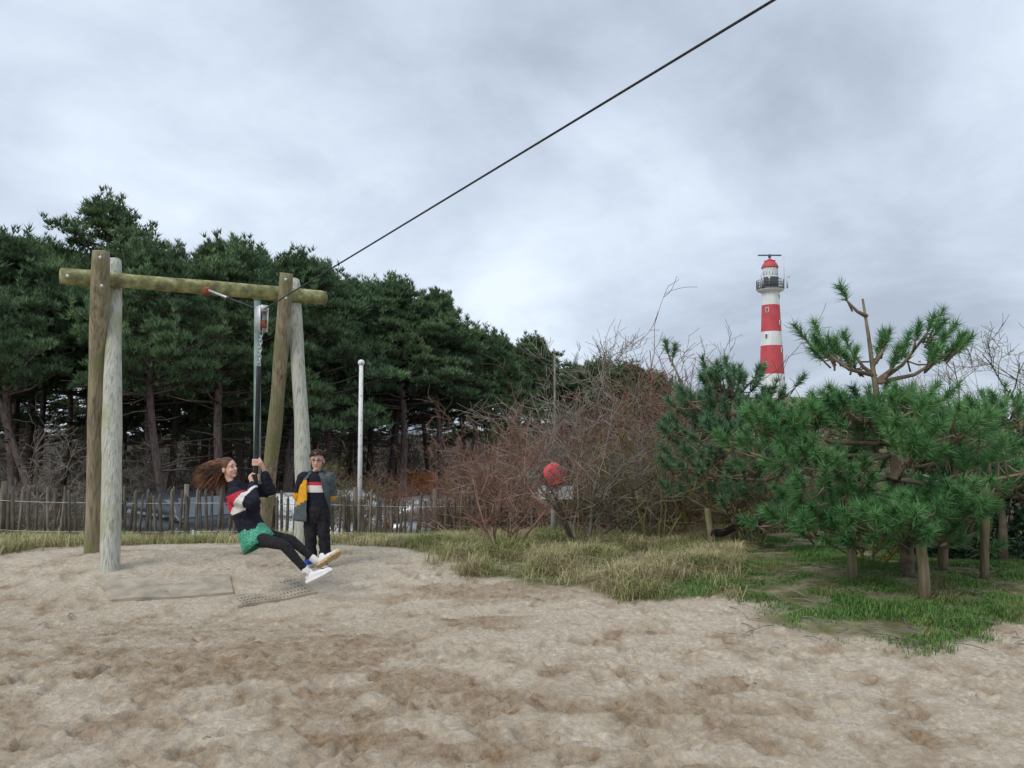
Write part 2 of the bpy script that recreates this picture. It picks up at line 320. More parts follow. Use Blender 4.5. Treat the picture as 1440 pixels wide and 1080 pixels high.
def gramp(src, a, b, ca_, cb_):
    r = t.nodes.new('ShaderNodeValToRGB'); r.color_ramp.elements[0].position = a; r.color_ramp.elements[1].position = b; r.color_ramp.elements[0].color = (*ca_, 1); r.color_ramp.elements[1].color = (*cb_, 1); t.links.new(src, r.inputs[0]); return r.outputs[0]
def gmix(f, a, b):
    x = t.nodes.new('ShaderNodeMixRGB'); t.links.new(f, x.inputs[0]); t.links.new(a, x.inputs[1]); t.links.new(b, x.inputs[2]); return x.outputs[0]
def gmath(op, a, b):
    x = t.nodes.new('ShaderNodeMath'); x.operation = op; x.use_clamp = True
    for i, v in enumerate((a, b)):
        if isinstance(v, float): x.inputs[i].default_value = v
        else: t.links.new(v, x.inputs[i])
    return x.outputs[0]
light = gmix(gramp(gn(24, 8), .42, .62, (0, 0, 0), (1, 1, 1)), gramp(gn(5), .3, .7, (.42, .345, .25), (.57, .475, .355)), gramp(gn(7), .3, .7, (.55, .475, .375), (.71, .63, .51))); damp_shade_c = gramp(gn(22, 8), .36, .64, (.21, .14, .08), (.38, .275, .175))
soil = gramp(gn(5), .35, .65, (.10, .09, .045), (.17, .185, .065)); aspc = gramp(gn(12), .3, .7, (.045, .045, .046), (.08, .08, .078))
dm = gmath('MULTIPLY', zs.outputs[1], gramp(gn(5), .3, .62, (.25, .25, .25), (1, 1, 1)))
c = gmix(dm, light, damp_shade_c); gmk = gmath('MULTIPLY', zs.outputs[0], gramp(gn(3.5), .3, .55, (.35, .35, .35), (1, 1, 1)))
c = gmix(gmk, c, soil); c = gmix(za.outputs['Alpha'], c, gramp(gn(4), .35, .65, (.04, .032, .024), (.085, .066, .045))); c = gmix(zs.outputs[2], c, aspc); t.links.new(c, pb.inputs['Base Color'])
bmp = t.nodes.new('ShaderNodeBump'); bmp.inputs['Strength'].default_value = .9; bmp.inputs['Distance'].default_value = .05; t.links.new(gmath('ADD', gmath('MULTIPLY', gn(16, 9), .6), gmath('MULTIPLY', gn(60, 6), .4)), bmp.inputs['Height']); t.links.new(bmp.outputs[0], pb.inputs['Normal'])
me.materials.append(sm); go = bpy.data.objects.new('sand_ground', me); COL.objects.link(go); tag(go, 'trodden pale sand with footprints sloping to grass', 'ground', kind='structure')
# ------------------------------------------------------------------ zip line frame
fr = thing('zip_line_gantry', 'weathered log frame of two crossed post pairs under a mossy beam', 'play frame', (-4.3, 10.3, 0))
def log(name, pts, r0, r1, m, bend=.02, n=14):
    p = np.array(pts, float); k = 40; s = np.linspace(0, len(p) - 1, k); q = np.stack([np.interp(s, range(len(p)), p[:, i]) for i in range(3)], 1)
    for _ in range(4): q[1:-1] = (q[:-2] + q[1:-1] * 2 + q[2:]) / 4
    u = np.linspace(0, 1, k); rr = r0 + (r1 - r0) * u + (vnoise(u * 7 + p[0, 0] * 3, u * 0 + 2) - .5) * .022
    rr[0] *= .97; rr[-1] *= .95
    mb = MB(); mb.tube(q, rr, 20); v = mb.v[0]; an = np.arange(len(v)) % 20
    v += (vnoise(an * .9, np.arange(len(v)) // 20 * .12)[:, None] - .5) * .008
    return mb.build(name, m, fr)
BL, BR = P(85, 388, 9.6), P(457, 419, 11.7); bd = (BR - BL) / np.linalg.norm(BR - BL); pe = np.array([.61, -.79, 0])
log('beam', [BL, (BL + BR) / 2 + [0, 0, .01], BR], .1, .105, M['moss_wood'])
def post(px0, py0, d0, mids, px1, py1, d1, r0, r1, m):
    a = P(px0, py0, d0); a[2] = gh(a[0], a[1]) - .15
    return log('post', [a] + [P(*q) for q in mids] + [P(px1, py1, d1)], r0, r1, m)
post(131, 780, 10.4, [(134, 640, 10.2), (138, 500, 10.0)], 142, 353, 9.64, .103, .106, M['brown_wood'])
post(155, 793, 9.4, [(157, 680, 9.62), (158, 590, 9.8), (160, 480, 9.98)], 160, 366, 10.2, .118, .10, M['white_wood'])
post(364, 764, 11.9, [(376, 690, 11.7), (388, 590, 11.45), (395, 500, 11.25)], 403, 384, 11.02, .115, .10, M['brown_wood'])
post(424, 791, 10.85, [(426, 690, 11.05), (425, 600, 11.2), (418, 500, 11.35)], 412, 394, 11.58, .115, .10, M['white_wood'])
for px, py, d in ((141, 362, 9.55), (143, 402, 9.57), (95, 388, 9.52), (402, 393, 10.93), (402, 419, 10.95), (450, 421, 11.58)):
    mb = MB(); p = P(px, py, d); mb.ell(p, (.022, .016, .022), nu=10, nv=6); mb.build('bolt', M['galv'], fr)
# cable
B0 = P(290, 407, 10.5); T0 = P(368, 437, 9.06); T1 = P(1088, 0, 3.7); cd = (T1 - T0) / np.linalg.norm(T1 - T0)
cb = thing('zip_line_cable', 'black steel zip line cable rising from the beam to upper right', 'cable', B0)
far = T1 + cd * 14
k = np.linspace(0, 1, 30)[:, None]; q = T0 + (far - T0) * k; q[:, 2] -= .25 * np.sin(np.pi * k[:, 0]) * 0
mb = MB(); mb.tube(q, .0075, 8); mb.build('wire', M['cable'], cb)
mb = MB(); mb.tube([B0 + (T0 - B0) * .33, T0], .010, 8); mb.build('wire', M['cable'], cb)
mb = MB(); mb.tube([B0 + (T0 - B0) * .06, B0 + (T0 - B0) * .45], .016, 8); mb.build('sleeve', M['galv'], cb)
mb = MB(); mb.tube([B0 + (T0 - B0) * .42, B0 + (T0 - B0) * .47], .02, 8); mb.build('clamp', M['cable'], cb)
mb = MB(); mb.tube([B0 + [0, .03, -.02], B0 + (T0 - B0) * .035 + [0, 0, -.02]], [.075, .045], 10); mb.build('anchor_plate', M['rust'], cb)
# the far mast that carries the cable behind the viewer
fm = thing('zip_line_mast', 'log mast holding the upper end of the zip line cable', 'mast', (far[0], far[1], 0)); mb = MB()
mb.tube([(far[0], far[1], gh(far[0], far[1]) - .3), (far[0], far[1], far[2] + .2)], [.14, .12], 14); mb.build('post', M['brown_wood'], fm)
# trolley and seat rope
tr = thing('zip_line_trolley', 'grey trolley on the cable with chain and black tube hanging down', 'trolley', T0)
ca2 = np.array([cd[0], cd[1], 0]); ca2 /= np.linalg.norm(ca2); sd2 = np.array([-ca2[1], ca2[0], 0]); RM = np.stack([ca2, sd2, [0, 0, 1]], 1)
for s in (-1, 1):
    mb = MB(); mb.box(T0 + sd2 * .045 * s + [0, 0, -.1], (.15, .012, .30), RM, taper=1.15); mb.build('side_plate', M['galv'], tr)
mb = MB(); mb.box(T0 + [0, 0, .02], (.19, .075, .07), RM); mb.build('housing', M['galv'], tr)
mb = MB(); mb.box(T0 + ca2 * .06 + [0, 0, -.16], (.03, .07, .09), RM); mb.build('bumper', M['rust'], tr)
for s in (-.05, .05):
    mb = MB(); p = T0 + ca2 * s + [0, 0, .03]; mb.tube([p - sd2 * .03, p + sd2 * .03], .03, 14); mb.build('pulley', M['steel'], tr)
cz0 = T0[2] - .25; TB = P(364, 515, 9.06); SE = P(357, 762, 9.06)
for i in range(9):
    p = np.array([T0[0], T0[1], cz0]) + (TB - np.array([T0[0], T0[1], cz0])) * (i + .5) / 9; an = np.linspace(0, 2 * math.pi, 13)
    a = ca2 if i % 2 else sd2; mb = MB(); mb.tube([p + a * .017 * math.cos(x) + np.array([0, 0, .032 * math.sin(x)]) for x in an], .006, 6, cap=False); mb.build('chain_link', M['galv'], tr)
mb = MB(); mb.tube([TB + (SE - TB) * x for x in np.linspace(0, 1, 12)], .027, 12); mb.build('rubber_tube', M['rubber'], tr)
mb = MB(); mb.lathe([(.03, .06), (.10, .045), (.15, .02), (.155, -.01), (.13, -.03), (.03, -.035)], 20, c=SE); mb.build('seat_disc', M['rubber'], tr)
# ------------------------------------------------------------------ mats
def make_mat(name, label, corners, holes, nx_, ny_, sink, rim=.035):
    A, B, C, D = [np.array(ground_at(*q)) for q in corners]; o = thing(name, label, 'rubber mat', (A + C) / 2)
    mb = MB(); idx = {}; V = []
    for j in range(ny_ + 1):
        for i in range(nx_ + 1):
            u, v = i / nx_, j / ny_; p = (A * (1 - u) + B * u) * (1 - v) + (D * (1 - u) + C * u) * v
            p[2] = gh(p[0], p[1]) + .026 + .007 * math.sin(u * 9) * (1 - v) - sink * v + .004 * math.sin(u * 5 + v * 3); V.append(p)
    V = np.array(V); low = V - [0, 0, rim]; n = len(V); F = []
    keep = lambda i, j: 0 <= i < nx_ and 0 <= j < ny_ and not (holes and i % 2 == 1 and j % 4 in (1, 2) and 1 < i < nx_ - 2 and 0 < j < ny_ - 1)
    at = lambda i, j: j * (nx_ + 1) + i
    for j in range(ny_):
        for i in range(nx_):
            if not keep(i, j): continue
            a, b, c_, d = at(i, j), at(i + 1, j), at(i + 1, j + 1), at(i, j + 1); F += [(a, b, c_, d), (a + n, d + n, c_ + n, b + n)]
            for (e0, e1, ni, nj) in ((a, b, i, j - 1), (b, c_, i + 1, j), (c_, d, i, j + 1), (d, a, i - 1, j)):
                if not keep(ni, nj): F.append((e1, e0, e0 + n, e1 + n))
    mb.add(np.concatenate([V, low]), F); mb.build('mat_sheet', M['matrub'], o, smooth=False)
make_mat('rubber_mat', 'large plain rubber mat half buried in sand beneath the frame', [(156, 849), (328, 836), (322, 803), (128, 806)], False, 30, 12, .034)
make_mat('rubber_mat', 'slotted rubber mat in the sand below the rider', [(334, 856), (446, 836), (418, 812), (316, 836)], True, 43, 21, .034)
# ------------------------------------------------------------------ people
def frame(f, up=(0, 0, 1)):
    f = np.array(f, float); f /= np.linalg.norm(f); u = np.array(up, float); s = np.cross(u, f); s /= np.linalg.norm(s); u = np.cross(f, s); return np.stack([f, s, u], 1)
def head(mb, c, A, k=1.0):     # columns of A: forward, left, up
    T = lambda x, y, z: np.asarray(c) + A @ (np.array([x, y, z]) * k)
    mb.ell(T(-.012, 0, .03), np.array((.098, .076, .092)) * k, A, nu=20, nv=14)
    mb.ell(T(.022, 0, -.03), np.array((.066, .060, .085)) * k, A, nu=18, nv=12)
    mb.ell(T(.055, 0, -.092), np.array((.028, .030, .022)) * k, A)
    for s in (-1, 1):
        mb.ell(T(.05, .032 * s, -.03), np.array((.030, .026, .030)) * k, A)
        mb.ell(T(-.012, .078 * s, -.012), np.array((.020, .009, .032)) * k, A)
        mb.ell(T(.073, .03 * s, .032), np.array((.014, .026, .010)) * k, A)
    mb.chain([T(.080, 0, .018), T(.104, 0, -.022)], [.009 * k, .014 * k]); mb.ell(T(.096, 0, -.026), np.array((.012, .018, .010)) * k, A)
    return T
def face(T, A, par, k=1.0, closed=False):
    for s in (-1, 1):
        mb = MB(); mb.ell(T(.081, .031 * s, .008), np.array((.008, .014, .003 if closed else .006)) * k, A); mb.build('eye', M['eye'], par)
        mb = MB(); mb.tube([T(.084, .016 * s, .030), T(.087, .03 * s, .036), T(.074, .05 * s, .030)], .0035 * k, 6); mb.build('eyebrow', M['hair_boy'], par)
    mb = MB(); mb.ell(T(.084, 0, -.060), np.array((.010, .022, .0065)) * k, A); mb.build('lips', M['lips'], par)
def hand(mb, w_, pc, axis_, r=.0085, k=1.0):   # fist closed round a bar: w_ wrist, pc bar point, axis_ bar direction
    ax = np.array(axis_, float); ax /= np.linalg.norm(ax); w_ = np.asarray(w_, float); pc = np.asarray(pc, float)
    t_ = pc - w_; t_ -= ax * (t_ @ ax); t_ /= np.linalg.norm(t_); s_ = np.cross(ax, t_); pal = pc - t_ * .02 + s_ * .036
    mb.chain([w_, pal - t_ * .03], [.024, .026]); 
    for i in range(4):
        o = ax * (.030 - .020 * i); R0 = .040
        pts = [pal - t_ * .03 + o * .8] + [pc + o + R0 * (s_ * math.cos(a) + t_ * math.sin(a)) for a in (.1, 1.0, 1.9, 2.8, 3.5 - .1 * i)]
        mb.chain(pts, [.014, .0115, .0105, .010, .0095, .008])
    mb.chain([pal - t_ * .03 + ax * .02, pc + ax * .045 - t_ * .036 + s_ * .02, pc + ax * .04 - t_ * .040 - s_ * .018], [.014, .011, .009])
def shoe(par, heel, toe, up, mats, k=1.0):
    heel = np.asarray(heel, float); toe = np.asarray(toe, float); f = toe - heel; l = np.linalg.norm(f); A = frame(f, up); T = lambda x, y, z: heel + A @ np.array([x * l, y * k, z * k])
    mb = MB(); mb.ell(T(.20, 0, .055), (.20 * l, .038 * k, .055 * k), A); mb.ell(T(.45, 0, .045), (.30 * l, .040 * k, .042 * k), A); mb.ell(T(.74, 0, .034), (.25 * l, .045 * k, .034 * k), A)
    mb.chain([T(.20, 0, .05), T(.19, 0, .11)], [.036 * k, .038 * k]); u = mb.build('shoe', mats[0], par); remesh(u, .007, 5)
    mb = MB(); out_ = [(.0, .018), (.04, .034), (.25, .037), (.5, .036), (.75, .047), (.9, .040), (1.0, .016)]; ring = [(x, y) for x, y in out_] + [(x, -y) for x, y in out_[::-1]]
    V = [T(x, y, z + .018 * max(0, x - .75) / .25) for z in (-.012, .020) for x, y in ring]; n = len(ring); mb.add(V, [list(range(n))[::-1], list(range(n, 2 * n))] + [(i, (i + 1) % n, n + (i + 1) % n, n + i) for i in range(n)]); mb.build('sole', mats[1], par, smooth=False)
    for i in range(3):
        mb = MB(); x = .38 + .1 * i; mb.tube([T(x, .030, .070 - .01 * i), T(x + .02, 0, .088 - .012 * i), T(x, -.030, .070 - .01 * i)], .004, 5); mb.build('lace', M['cloth_white'], par)
    return T, A
# ---- rider
gp = thing('person', 'person in black sweater and green sequin skirt riding the zip line seat', 'person', P(357, 757, 9.0))
hc = P(322, 659, 8.98); GA = frame((.88, -.38, .17), (-.20, .05, 1))
shR, shL = P(330, 697, 8.86), P(343, 691, 9.20); elR, elL = P(356, 706, 8.80), P(379, 690, 9.16)
rope = lambda py: TB + (SE - TB) * ((py - 515) / (762 - 515))
gR, gL = rope(672), rope(651); wrR = gR + np.array([-.02, -.055, -.055]); wrL = gL + np.array([.085, .02, -.085])
nk = P(329, 681, 9.0); hip = P(357, 752, 9.0); chest = P(338, 704, 9.0); waist = P(349, 733, 9.0)
hR, hL = P(362, 758, 8.92), P(368, 752, 9.10); kR, kL = P(399, 766, 8.74), P(410, 760, 9.02); aR, aL = P(431, 803, 8.72), P(441, 786, 8.98)
mb = MB(); T = head(mb, hc, GA, .98); mb.chain([T(-.02, 0, -.07), nk], [.048, .055])
mb.chain([nk, chest, waist, hip], [.05, .095, .095, .11]); mb.chain([chest, shR, elR, wrR], [.05, .045, .036, .024]); mb.chain([chest, shL, elL, wrL], [.05, .045, .036, .024])
mb.chain([hip, hR, kR, aR], [.09, .070, .048, .032]); mb.chain([hip, hL, kL, aL], [.09, .070, .048, .032])
rax = TB - SE; hand(mb, wrR, gR, rax); hand(mb, wrL, gL, rax)
gb = mb.build('body', M['skin'], gp); remesh(gb, .0055, 3, .4); face(T, GA, gp, .98, True)
mb = MB()   # sweater
mb.chain([P(331, 684, 9.0), chest, waist, P(355, 746, 9.0)], [.085, .150, .145, .150]); mb.ell(P(346, 716, 8.98), (.155, .15, .20), frame((.9, -.3, -.35)))
mb.chain([P(328, 678, 9.0), P(332, 683, 9.0)], [.068, .078])
mb.chain([chest, shR, elR, elR + (wrR - elR) * .86], [.10, .098, .082, .046]); mb.chain([chest, shL, elL, elL + (wrL - elL) * .80], [.10, .092, .076, .048])
sw = mb.build('sweater', [M['navy'], M['cloth_red'], M['cloth_white'], M['cloth_red']], gp); remesh(sw, .009, 5)
ta = elR - shR; ta = ta / np.linalg.norm(ta); bx = (waist - chest) / np.linalg.norm(waist - chest)
def swp(c_):
    a = (c_ - shR) @ ta; side = c_[:, 1] < 9.12; low = (c_ - chest) @ bx; m_ = np.zeros(len(c_), int)
    d1 = low * .75 + a * .9
    arm = (c_[:, 1] < 8.99)
    m_[arm & (a < .10) & (low < .115) & (low > -.10)] = 1; m_[arm & (a < .17) & (d1 > .055) & (low < .125) & (low > -.10)] = 2
    m_[(~arm) & (low > .075) & (low < .12)] = 2; m_[(a >= .17) & arm] = 0; m_[(low > .125)] = 0; m_[low < -.09] = 0
    return m_
paint(sw, swp); wrinkle(sw, .014, 11)
# skirt: flared tube round the hips, open at the hem
ax = np.array([.56, -.10, -.82]); ax /= np.linalg.norm(ax); w0 = P(353, 745, 9.0); SA = frame(ax, (0, -1, 0))
mb = MB(); n = 40; V = []; rows = [(-.02, .155, .145), (.05, .17, .155), (.12, .185, .168), (.20, .20, .182)]
for thick in (0, .008):
    for (t_, ra, rb) in rows:
        for j in range(n):
            a = 2 * math.pi * j / n; fl = 1 + .035 * math.sin(5 * a) * (t_ + .02) / .2; V.append(w0 + ax * t_ + SA[:, 1] * (ra - thick) * fl * math.cos(a) + SA[:, 2] * (rb - thick) * fl * math.sin(a))
k_ = len(rows); F = []; mi = []
for q in range(2):
    for i in range(k_ - 1):
        for j in range(n):
            b0 = q * k_ * n; f_ = [b0 + i * n + j, b0 + i * n + (j + 1) % n, b0 + (i + 1) * n + (j + 1) % n, b0 + (i + 1) * n + j]; F.append(f_ if q == 0 else f_[::-1]); mi.append(q)
for j in range(n): F.append([(k_ - 1) * n + j, (k_ - 1) * n + (j + 1) % n, (2 * k_ - 1) * n + (j + 1) % n, (2 * k_ - 1) * n + j]); mi.append(0)
mb.add(V, F); mb.m = mi; mb.build('skirt', [M['sequin'], M['sequin_in']], gp)
mb = MB(); mb.chain([hip, hR, kR, aR + (kR - aR) * .06], [.10, .084, .060, .040]); mb.chain([hip, hL, kL, aL + (kL - aL) * .06], [.10, .084, .060, .040]); tg = mb.build('leggings', M['black_cloth'], gp); remesh(tg, .008, 5); wrinkle(tg, .004, 22)
for (a, k2) in ((aR, kR), (aL, kL)):
    d_ = (a - k2) / np.linalg.norm(a - k2); mb = MB(); mb.chain([a - d_ * .03, a + d_ * .04], [.042, .044]); mb.build('sock', M['cloth_white'], gp)
shoe(gp, P(431, 820, 8.70), P(468, 803, 8.62), (.15, .25, 1), (M['shoe'], M['shoe']), .95)
shoe(gp, P(447, 797, 8.93), P(479, 777, 8.80), (-.45, .75, .6), (M['shoe'], M['sole']), .95)
p = P(428.5, 807, 8.66); mb = MB(); an = np.linspace(0, 2 * math.pi, 13); mb.tube([p + np.array([.012 * math.cos(x), 0, .012 * math.sin(x)]) for x in an], .003, 5, cap=False); mb.build('sock_mark', M['eye'], gp)
# long hair blown back
mb = MB(); hr = random.Random(3)
for i in range(1250):
    th = hr.uniform(-1.5, 1.5); ph = hr.uniform(-.5, 1.45); d0 = np.array([-math.cos(ph) * math.cos(th), math.sin(th) * math.cos(ph) * .9, math.sin(ph)])
    if d0[0] > .30: continue
    rt = T(-.012 + d0[0] * .098, d0[1] * .080, .03 + d0[2] * .095); drop = hr.uniform(.35, 1.0) if hr.random() < .5 else hr.uniform(.9, 2.8); ln = hr.uniform(.16, .40) * (1.0 if drop < 1.2 else .85)
    wdir = np.array([-1, hr.uniform(-.3, .3), -drop]); wdir /= np.linalg.norm(wdir); o_ = GA @ (d0 * np.array([.9, .9, .5])); pts = [rt]; dirv = o_ * .5 + wdir * .6; wob = hr.uniform(0, 6); wv_ = hr.uniform(.18, .46)
    for s_ in range(12):
        dirv = dirv * .66 + wdir * .34 + np.array([0, math.sin(wob + s_ * 1.5) * wv_, math.cos(wob + s_ * 1.4) * wv_]); dn = dirv / np.linalg.norm(dirv); pts.append(pts[-1] + dn * ln / 12)
    mb.tube(pts, np.interp(np.linspace(0, 1, len(pts)), [0, .2, .7, 1], [.004, .0048, .0036, .0008]), 4, tint=hr.random())
for i in range(45):   # locks falling over the collar and front
    s_ = hr.choice((-1, 1)); rt = T(hr.uniform(-.02, .03), .074 * s_, hr.uniform(.0, .05)); e_ = P(hr.uniform(332, 349), hr.uniform(676, 694), 8.86 if s_ < 0 else 9.1); mid = (rt + e_) / 2 + np.array([-.03, -.05 * (1 if s_ < 0 else -1), -.01])
    if s_ < 0: continue
    mb.tube([rt, mid, e_], [.005, .006, .002], 4, tint=hr.random())
mb.ell(T(-.026, 0, .042), (.100, .084, .096), GA, nu=22, nv=16, mi=0); mb.build('hair', M['hair_girl'], gp)
# ---- standing person
bg_ = ground_at(446, 798); BY = float(bg_[1]); zb = gh(bg_[0], BY); bp = thing('person', 'person with glasses in open grey and yellow jacket standing by the frame', 'person', (bg_[0], BY, zb))
k = BY / FPX
def Q(px, py, dy=0): return P(px, py, BY + dy)
hcB = Q(446, 647.5); BA = frame((.10, -1, -.10)); mb = MB(); TBy = head(mb, hcB, BA, 1.1)
nkB = Q(445, 664, .02); chB = Q(445, 685, .02); waB = Q(446, 706, .01); hpB = Q(445, 722, .01)
bR = [Q(427, 671, .03), Q(420, 697, .10), Q(433, 712, .17)]; bL = [Q(463, 671, .03), Q(466, 696, .12), Q(455, 708, .18)]
ftR = np.array([*Q(437, 797)[:2], 0]); ftL = np.array([*Q(457, 797)[:2], 0])
for f_ in (ftR, ftL): f_[2] = gh(f_[0], f_[1]) + .09
knR, knL = Q(437, 756, -.02), Q(456, 756, -.02)
mb.chain([TBy(-.015, 0, -.08), nkB], [.046, .052]); mb.chain([nkB, chB, waB, hpB], [.05, .09, .09, .105])
mb.chain([chB] + bR, [.05, .045, .036, .026]); mb.chain([chB] + bL, [.05, .045, .036, .026])
mb.chain([hpB, Q(438, 730), knR, ftR], [.08, .072, .052, .036]); mb.chain([hpB, Q(454, 730), knL, ftL], [.08, .072, .052, .036])
for e_, s_ in ((bR[2], 1), (bL[2], -1)):     # hands clasped behind the back
    for i in range(4): mb.chain([e_, e_ + np.array([.03 * s_, .02, -.02 + .013 * i]), e_ + np.array([.085 * s_, .015, -.028 + .018 * i])], [.02, .010, .008])
    mb.chain([e_, e_ + np.array([.03 * s_, -.01, .045])], [.014, .009])
bb = mb.build('body', M['skin'], bp); remesh(bb, .006, 3, .4); face(TBy, BA, bp, 1.0)
mb = MB(); mb.tube([nkB + [0, 0, .015], Q(445, 672, .02), chB, waB, Q(445.5, 721, .01)], [.068, .15, .162, .155, .158], 28, ref=np.array([1., 0, 0]), ell=[.9, .66, .68, .70, .72]); ts = mb.build('shirt', [M['navy'], M['cloth_red'], M['cloth_white']], bp); remesh(ts, .009, 5)
zr = [Q(446, y)[2] for y in (677.5, 682, 692)]
paint(ts, lambda c_: np.where((c_[:, 2] < zr[0]) & (c_[:, 2] > zr[1]), 1, np.where((c_[:, 2] <= zr[1]) & (c_[:, 2] > zr[2]), 2, 0)))
mb = MB(); mb.chain([Q(445, 716, .01), Q(445, 726, .01)], [.135, .130])
for f_, x0, kn in ((ftR, 436.5, knR), (ftL, 454.5, knL)): mb.tube([Q(x0 + (445.5 - x0) * .3, 718, .01), Q(x0, 735, .01), kn, f_ + [0, 0, .06], f_ + [0, 0, -.02]], [.10, .094, .078, .074, .076], 18)
tb_ = mb.build('trousers', M['black_cloth'], bp); remesh(tb_, .009, 5); wrinkle(tb_, .014, 10)
# open jacket: shell with a gap at the front, plus sleeves
def shell(rows, a0, a1, n, th):
    mb = MB(); V = []
    for q in range(2):
        for (c_, rx, ry, f0, f1) in rows:
            for j in range(n + 1):
                a = (a0 + f0) + (a1 + f1 - a0 - f0) * j / n; wv = 1 + .03 * math.sin(a * 5 + c_[2] * 9); V.append(np.asarray(c_) + np.array([(rx - q * th) * math.sin(a) * wv, -(ry - q * th) * math.cos(a) * wv, 0]))
    k_ = len(rows); m_ = n + 1; F = []
    for q in range(2):
        for i in range(k_ - 1):
            for j in range(n): b0 = q * k_ * m_ + i * m_ + j; f_ = [b0, b0 + 1, b0 + m_ + 1, b0 + m_]; F.append(f_ if q else f_[::-1])
    o_ = k_ * m_
    for i in range(k_ - 1):
        for j in (0, n): b0 = i * m_ + j; F.append([b0, b0 + m_, b0 + m_ + o_, b0 + o_])
    for i in (0, k_ - 1):
        for j in range(n): b0 = i * m_ + j; F.append([b0, b0 + 1, b0 + 1 + o_, b0 + o_])
    mb.add(V, F); return mb
# angle measured from the front (toward camera), positive to image right
rows = [(Q(445, 664, .03), .085, .085, .1, -.1), (Q(444.5, 667, .03), .125, .105, .1, -.1), (Q(444, 672, .03), .185, .135, .12, -.05), (Q(443.5, 684, .03), .205, .160, .25, .0), (Q(442.5, 699, .03), .215, .175, .55, .12), (Q(440, 715, .04), .235, .190, .95, .25), (Q(438, 731, .05), .250, .200, 1.25, .36)]
rows = [tuple((np.asarray(a_) * (1 - t_) + np.asarray(b_) * t_) if i_ == 0 else a_ * (1 - t_) + b_ * t_ for i_, (a_, b_) in enumerate(zip(r0_, r1_))) for r0_, r1_ in zip(rows[:-1], rows[1:]) for t_ in (0, .2, .4, .6, .8)] + [rows[-1]]
jk = shell(rows[::-1], .42, 2 * math.pi - .42, 90, .02).build('jacket', [M['grey_jacket'], M['yellow_jacket'], M['black_cloth']], bp)
pxx = lambda c_: 720 + FPX * c_[:, 0] / c_[:, 1] ; pyy = lambda z_: z_
zy = [Q(440, y)[2] for y in (668, 674, 697, 708, 712)]
def jp(c_):
    px = 720 + c_[:, 0] * FPX / (c_[:, 1] * math.cos(TH) + (c_[:, 2] - CAMH) * math.sin(TH)); front = c_[:, 1] < BY + .06; m_ = np.zeros(len(c_), int)
    m_[front & (px < 438.5) & (c_[:, 2] < zy[1]) & (c_[:, 2] > zy[2] - (438 - px) * .006)] = 1
    return m_
paint(jk, jp); wrinkle(jk, .016, 9)
for pts, cols in ((bR, (2, 1)), (bL, (0, 1))):
    mb = MB(); e_ = pts[1] + (pts[2] - pts[1]) * .55; mb.chain([pts[0] + [0, 0, -.01], pts[1], e_], [.088, .074, .062]); sl = mb.build('sleeve', [M['grey_jacket'], M['yellow_jacket'], M['black_cloth']], bp); remesh(sl, .01, 5)
    zc_ = pts[1][2] + (.04 if cols[0] == 2 else -.01); paint(sl, lambda c_: np.where(c_[:, 2] < zc_, cols[1], cols[0])); wrinkle(sl, .012, 12)
mb = MB()     # turned-down hood and collar
an = np.linspace(.55, 2 * math.pi - .55, 22); hb = Q(445, 666, .03)
mb.tube([hb + np.array([.135 * math.sin(a), -.110 * math.cos(a), .02 - .06 * (1 + math.cos(a)) * .6]) for a in an], np.interp(np.linspace(0, 1, 22), [0, .3, .5, .7, 1], [.012, .032, .05, .032, .012]), 10); mb.build('hood', M['grey_jacket'], bp)
for s_ in (1, -1):
    f_ = ftR if s_ > 0 else ftL; g0 = gh(f_[0], f_[1]); shoe(bp, (f_[0], f_[1] + .05, g0 + .025), (f_[0] - .03 * s_, f_[1] - .19, g0 + .02), (0, 0, 1), (M['shoe_blue'], M['shoe']), 1.0)
for s_ in (-1, 1):   # glasses
    mb = MB(); c0 = TBy(.094, .033 * s_, .006); an = np.linspace(0, 2 * math.pi, 17); mb.tube([c0 + BA @ np.array([-.006 * abs(math.cos(x)), .025 * math.copysign(abs(math.cos(x)) ** .6, math.cos(x)), .019 * math.copysign(abs(math.sin(x)) ** .6, math.sin(x))]) for x in an], .0022, 6, cap=False); gf = mb.build('glasses_rim', M['eye'], bp)
    mb = MB(); mb.tube([TBy(.090, .058 * s_, .010), TBy(.04, .078 * s_, .012), TBy(-.015, .081 * s_, .008)], .0025, 5); mb.build('glasses_arm', M['eye'], bp)
mb = MB(); mb.tube([TBy(.099, -.009, .010), TBy(.103, 0, .012), TBy(.099, .009, .010)], .003, 5); mb.build('glasses_bridge', M['eye'], bp)
mb = MB(); hr = random.Random(5)
for i in range(900):
    u = hr.random(); th = hr.uniform(0, 2 * math.pi); zz = hr.uniform(-.55, 1); rr = math.sqrt(max(0, 1 - zz * zz)); d0 = np.array([rr * math.cos(th), rr * math.sin(th), zz])
    if d0[2] < .10 + .34 * d0[0] and d0[0] > -.25: continue
    if d0[2] < -.5: continue
    rt = TBy(-.012 + d0[0] * .098, d0[1] * .078, .03 + d0[2] * .093); sw_ = BA @ np.array([.55, hr.uniform(-.4, .4) + .25, -.1]); nrm = BA @ d0
    mb.tube([rt, rt + nrm * .013 + sw_ * .014, rt + nrm * .017 + sw_ * .040 - np.array([0, 0, .006])], [.006, .006, .0018], 4, tint=hr.random())
mb.build('hair', M['hair_boy'], bp)
